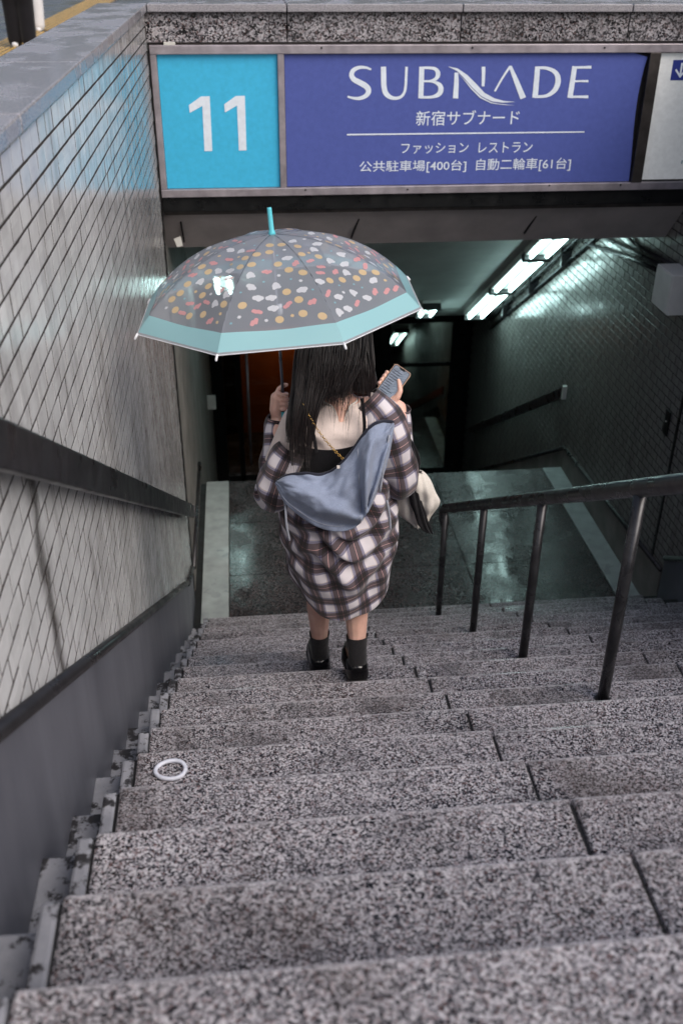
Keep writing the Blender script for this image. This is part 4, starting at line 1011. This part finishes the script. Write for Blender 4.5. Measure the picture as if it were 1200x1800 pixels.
# hair: scalp cap and many locks falling over shoulders and back
hb = MB(); hb.ball(HC+V3((0, -.008, .024)), .108, 22, 14, (.88, 1.0, 1.0))
hb.chain([HC+V3((0, -.03, 0)), HC+V3((0, -.055, -.08)), V3((.318, 3.24, -.145))], [.095, .085, .05]); hb.chain([HC+V3((-.05, -.02, -.02)), V3((.235, 3.285, -.16)), V3((.225, 3.235, -.23))], [.07, .055, .03]); hb.chain([HC+V3((.05, -.02, -.02)), V3((.415, 3.285, -.15)), V3((.425, 3.26, -.175))], [.07, .05, .02])
hair = hb.build('hair', M['hair'], pr_); voxel(hair, .007, 4)
lk = MB()
def lock(path, r, n=18, wob=2.0):
    """path: (x_from, x_to, y, depth) rows; one lock keeps its place s across the bundle"""
    q = random.random(); ph_ = random.uniform(0, 6.28); P = []
    cut = random.uniform(.86, 1.0)
    for i, (x0, x1, y_, c) in enumerate(path):
        P.append((x0+(x1-x0)*q+random.gauss(0, wob*.5), y_, c+random.gauss(0, .003)))
    P = spline(P, n)[:max(6, int(n*cut))]; m_ = len(P)
    lk.tube([U(a+wob*math.sin(ph_+i*.25), b, 'y', c) for i, (a, b, c) in enumerate(P)], [r*(1-.9*(i/(m_-1))**2.5) for i in range(m_)], 5, cap=False)
for i in range(90): lock([(540, 600, 555, 3.30), (528, 580, 610, 3.245), (522, 566, 665, 3.215), (517, 536, 725, 3.172), (509, 527, 785, 3.148), (514, 524, 832, 3.105)], .0030)
for i in range(70): lock([(560, 620, 555, 3.30), (546, 600, 610, 3.24), (540, 580, 665, 3.205), (535, 556, 725, 3.165), (530, 548, 785, 3.142), (532, 542, 838, 3.100)], .0028)
for i in range(110): lock([(555, 645, 555, 3.29), (550, 645, 610, 3.238), (548, 636, 650, 3.208), (552, 614, 685, 3.19), (560, 596, 722, 3.172)], .0025)
for i in range(26): lock([(575, 620, 620, 3.23), (572, 618, 665, 3.203), (576, 616, 705, 3.183), (582, 608, 752, 3.162)], .0016, wob=3)
for i in range(90): lock([(600, 650, 560, 3.30), (612, 654, 615, 3.25), (618, 656, 650, 3.224), (618, 654, 678, 3.214), (622, 652, 700, 3.206)], .0026)
for i in range(60): lock([(528, 545, 570, 3.32), (520, 535, 625, 3.275), (512, 526, 685, 3.24), (504, 516, 740, 3.19), (502, 512, 790, 3.155)], .0026)
for i in range(22): lock([(560, 645, 640, 3.205), (556, 650, 690, 3.185), (550, 655, 730, 3.165), (540, 652, 790, 3.14)], .0008, wob=5)
for i in range(12): lock([(505, 545, 740, 3.16), (506, 552, 800, 3.135), (510, 560, 850, 3.08)], .0008, wob=3)
lk.build('long_locks', M['hair'], hair, smooth=True)

# ------------------------------------------------------------------ phone, tote bag
phn = tag(empty('phone', PHC), 'smartphone with a lit list on screen and tan case held in hand', 'phone')
def rrect(hw, hh, r, z0, z1, name, mat, parent):
    pts = []
    for cx, cy, a0 in ((hw-r, hh-r, 0), (-hw+r, hh-r, 90), (-hw+r, -hh+r, 180), (hw-r, -hh+r, 270)):
        for a in np.linspace(a0, a0+90, 7): pts.append((cx+r*math.cos(math.radians(a)), cy+r*math.sin(math.radians(a))))
    return MB().prism([ph(x, y, z0) for x, y in pts], nPh*(z1-z0)).build(name, mat, parent)
def screen_mat():
    m = N('screen'); c = m.mix(m.ramp(m.noise(1, 3, .6, stretch=(60, 60, 420)), [(.45, G(0)), (.6, G(1))]), srgb(148, 156, 172), srgb(112, 120, 136))
    m.set(Base_Color=G(.02), Roughness=.1); m.l(c, m.b.inputs['Emission Color']); m.b.inputs['Emission Strength'].default_value = .55; return m.m
rrect(PW+.002, PH_+.002, .011, -PT-.002, PT-.001, 'case', flat('tan_case', srgb(196, 160, 140), .4), phn)
rrect(PW, PH_, .010, PT-.004, PT+.0004, 'body', M['black_metal'], phn)
scr = rrect(PW-.003, PH_-.003, .008, PT, PT+.0010, 'screen', screen_mat(), phn)
rrect(.013, .003, .0028, PT, PT+.0012, 'x', M['black_metal'], phn).name = 'notch'
bpy.data.objects['notch'].location = upP*(PH_-.006)
for i in range(11):
    yy = .052-.0105*i; w_ = random.uniform(.012, .027); x0 = -.030
    o = MB().obb(ph(x0+w_, yy, PT+.0012), rtP*w_, upP*.0013, nPh*.0001).build('text_line', M['navy_trim'], scr)
bg = tag(empty('tote_bag', U(730, 880, 'y', 3.30)), 'slouchy off white canvas bag with black scarf hanging from the arm', 'bag')
def bag(name, L, Rr, yc, d, seed, mat):
    n = 40; m_ = 22; l_, r_ = spline(L, m_), spline(Rr, m_); rows = []
    for j in range(m_):
        a, b = U(*l_[j], 'y', yc), U(*r_[j], 'y', yc); c = (a+b)/2; hw = (b-a)/2; row = []; v = j/(m_-1)
        dd = d*(.35+.65*math.sin(PI*min(1, v*1.08+.05)))
        for k in range(n):
            t = 2*PI*k/n; p = c+hw*math.cos(t)+V3((0, 1, .0))*dd*math.sin(t)
            p += (hw.normalized()*math.cos(t)+V3((0, math.sin(t), 0)))*(.010*noise.noise(V3((p.x*18+seed, p.y*18, p.z*18)))+.005*math.sin(6*t+9*v+seed))
            row.append(p)
        rows.append(row)
    return grid(name, rows, mat, bg, closed=True, sub=1, thick=.002)
bag('bag_body', [(700, 838), (692, 858), (692, 885), (706, 908), (728, 924)], [(722, 838), (728, 856), (736, 884), (742, 908), (736, 926)], 3.33, .06, 1, M['canvas'])
bag('bag_flap', [(719, 826), (722, 846), (726, 868), (736, 900), (748, 914)], [(742, 830), (753, 842), (764, 866), (770, 884), (752, 916)], 3.27, .045, 5, M['canvas'])
bag('scarf', [(716, 770), (718, 806), (716, 850), (726, 890), (738, 925), (752, 936)], [(722, 770), (737, 812), (734, 850), (742, 890), (754, 922), (759, 938)], 3.24, .014, 9, M['black_cloth'])
MB().tube([U(a, b, 'y', c) for a, b, c in spline([(712, 760, 3.33), (722, 790, 3.28), (728, 815, 3.26), (731, 832, 3.27)], 12)], .008, 8, flat=.5).build('strap', M['black_cloth'], bg, smooth=True)

# ------------------------------------------------------------------ two passers-by on the pavement
def walker(x, y, label, trouser, coat, stride):
    w_ = tag(empty('person', (x, y, 0)), label, 'person'); O = V3((x, y, 0)); b = MB()
    hips = [O+V3((s_*.09, 0, .86)) for s_ in (-1, 1)]
    ft = [O+V3((-.09, stride, .07)), O+V3((.09, -stride, .07))]; kn = [h.lerp(f, .5)+V3((0, .04, 0)) for h, f in zip(hips, ft)]
    b.chain([hips[0], O+V3((0, 0, .92)), hips[1]], [.09, .12, .09]); b.chain([O+V3((0, 0, .92)), O+V3((0, 0, 1.38)), O+V3((0, 0, 1.52)), O+V3((0, .02, 1.6))], [.13, .15, .05, .05]); b.ball(O+V3((0, .02, 1.67)), .1, 14, 10, (.85, 1, 1.15))
    b.ball(O+V3((0, .12, 1.65)), .015); 
    for s_ in (-1, 1): b.chain([O+V3((s_*.19, 0, 1.42)), O+V3((s_*.24, -.02, 1.14)), O+V3((s_*.24, .08, .9)), O+V3((s_*.24, .1, .82))], [.05, .045, .035, .03]); b.ball(O+V3((s_*.085, .02, 1.66)), .02)
    for h, k, f in zip(hips, kn, ft): b.chain([h, k, f], [.085, .055, .04]); b.chain([f+V3((0, -.03, -.03)), f+V3((0, .16, -.04))], [.035, .03])
    voxel(b.build('body', M['skin'], w_), .014, 3)
    t = MB(); t.chain([hips[0], O+V3((0, 0, .92)), hips[1]], [.115, .15, .115])
    for h, k, f in zip(hips, kn, ft): t.chain([h, k, f+V3((0, 0, .02))], [.115, .1, .088])
    voxel(t.build('trousers', trouser, w_), .016, 4)
    c = MB(); c.chain([O+V3((0, 0, .9)), O+V3((0, 0, 1.4))], [.17, .175]); c.chain([O+V3((-.18, 0, 1.42)), O+V3((.18, 0, 1.42))], [.075, .075])
    for s_ in (-1, 1): c.chain([O+V3((s_*.19, 0, 1.42)), O+V3((s_*.245, -.02, 1.14)), O+V3((s_*.245, .07, .92))], [.075, .065, .05])
    voxel(c.build('coat', coat, w_), .016, 3)
    for f in ft:
        s2 = MB(); s2.chain([f+V3((0, -.05, -.025)), f+V3((0, .05, -.022)), f+V3((0, .19, -.032))], [.044, .046, .036]); voxel(s2.build('shoe', M['tip_white'], w_), .01, 3)
    hh = MB(); hh.ball(O+V3((0, -.01, 1.70)), .112, 14, 10, (.86, 1, 1)); hh.build('hair', M['hair'], w_, smooth=True)
g1 = U(6, 100, 'z', 0)
walker(g1.x+.06, 13.6, 'passer-by in wide black trousers walking on the wet pavement', M['black_cloth'], M['black_cloth'], .03)
g2 = U(52, 58, 'z', 0)
walker(g2.x+.04, g2.y+.1, 'passer-by in pale grey trousers beside the yellow guide blocks', fabric('pale_cloth', srgb(206, 206, 210), .06), M['grey_jersey'], .02)
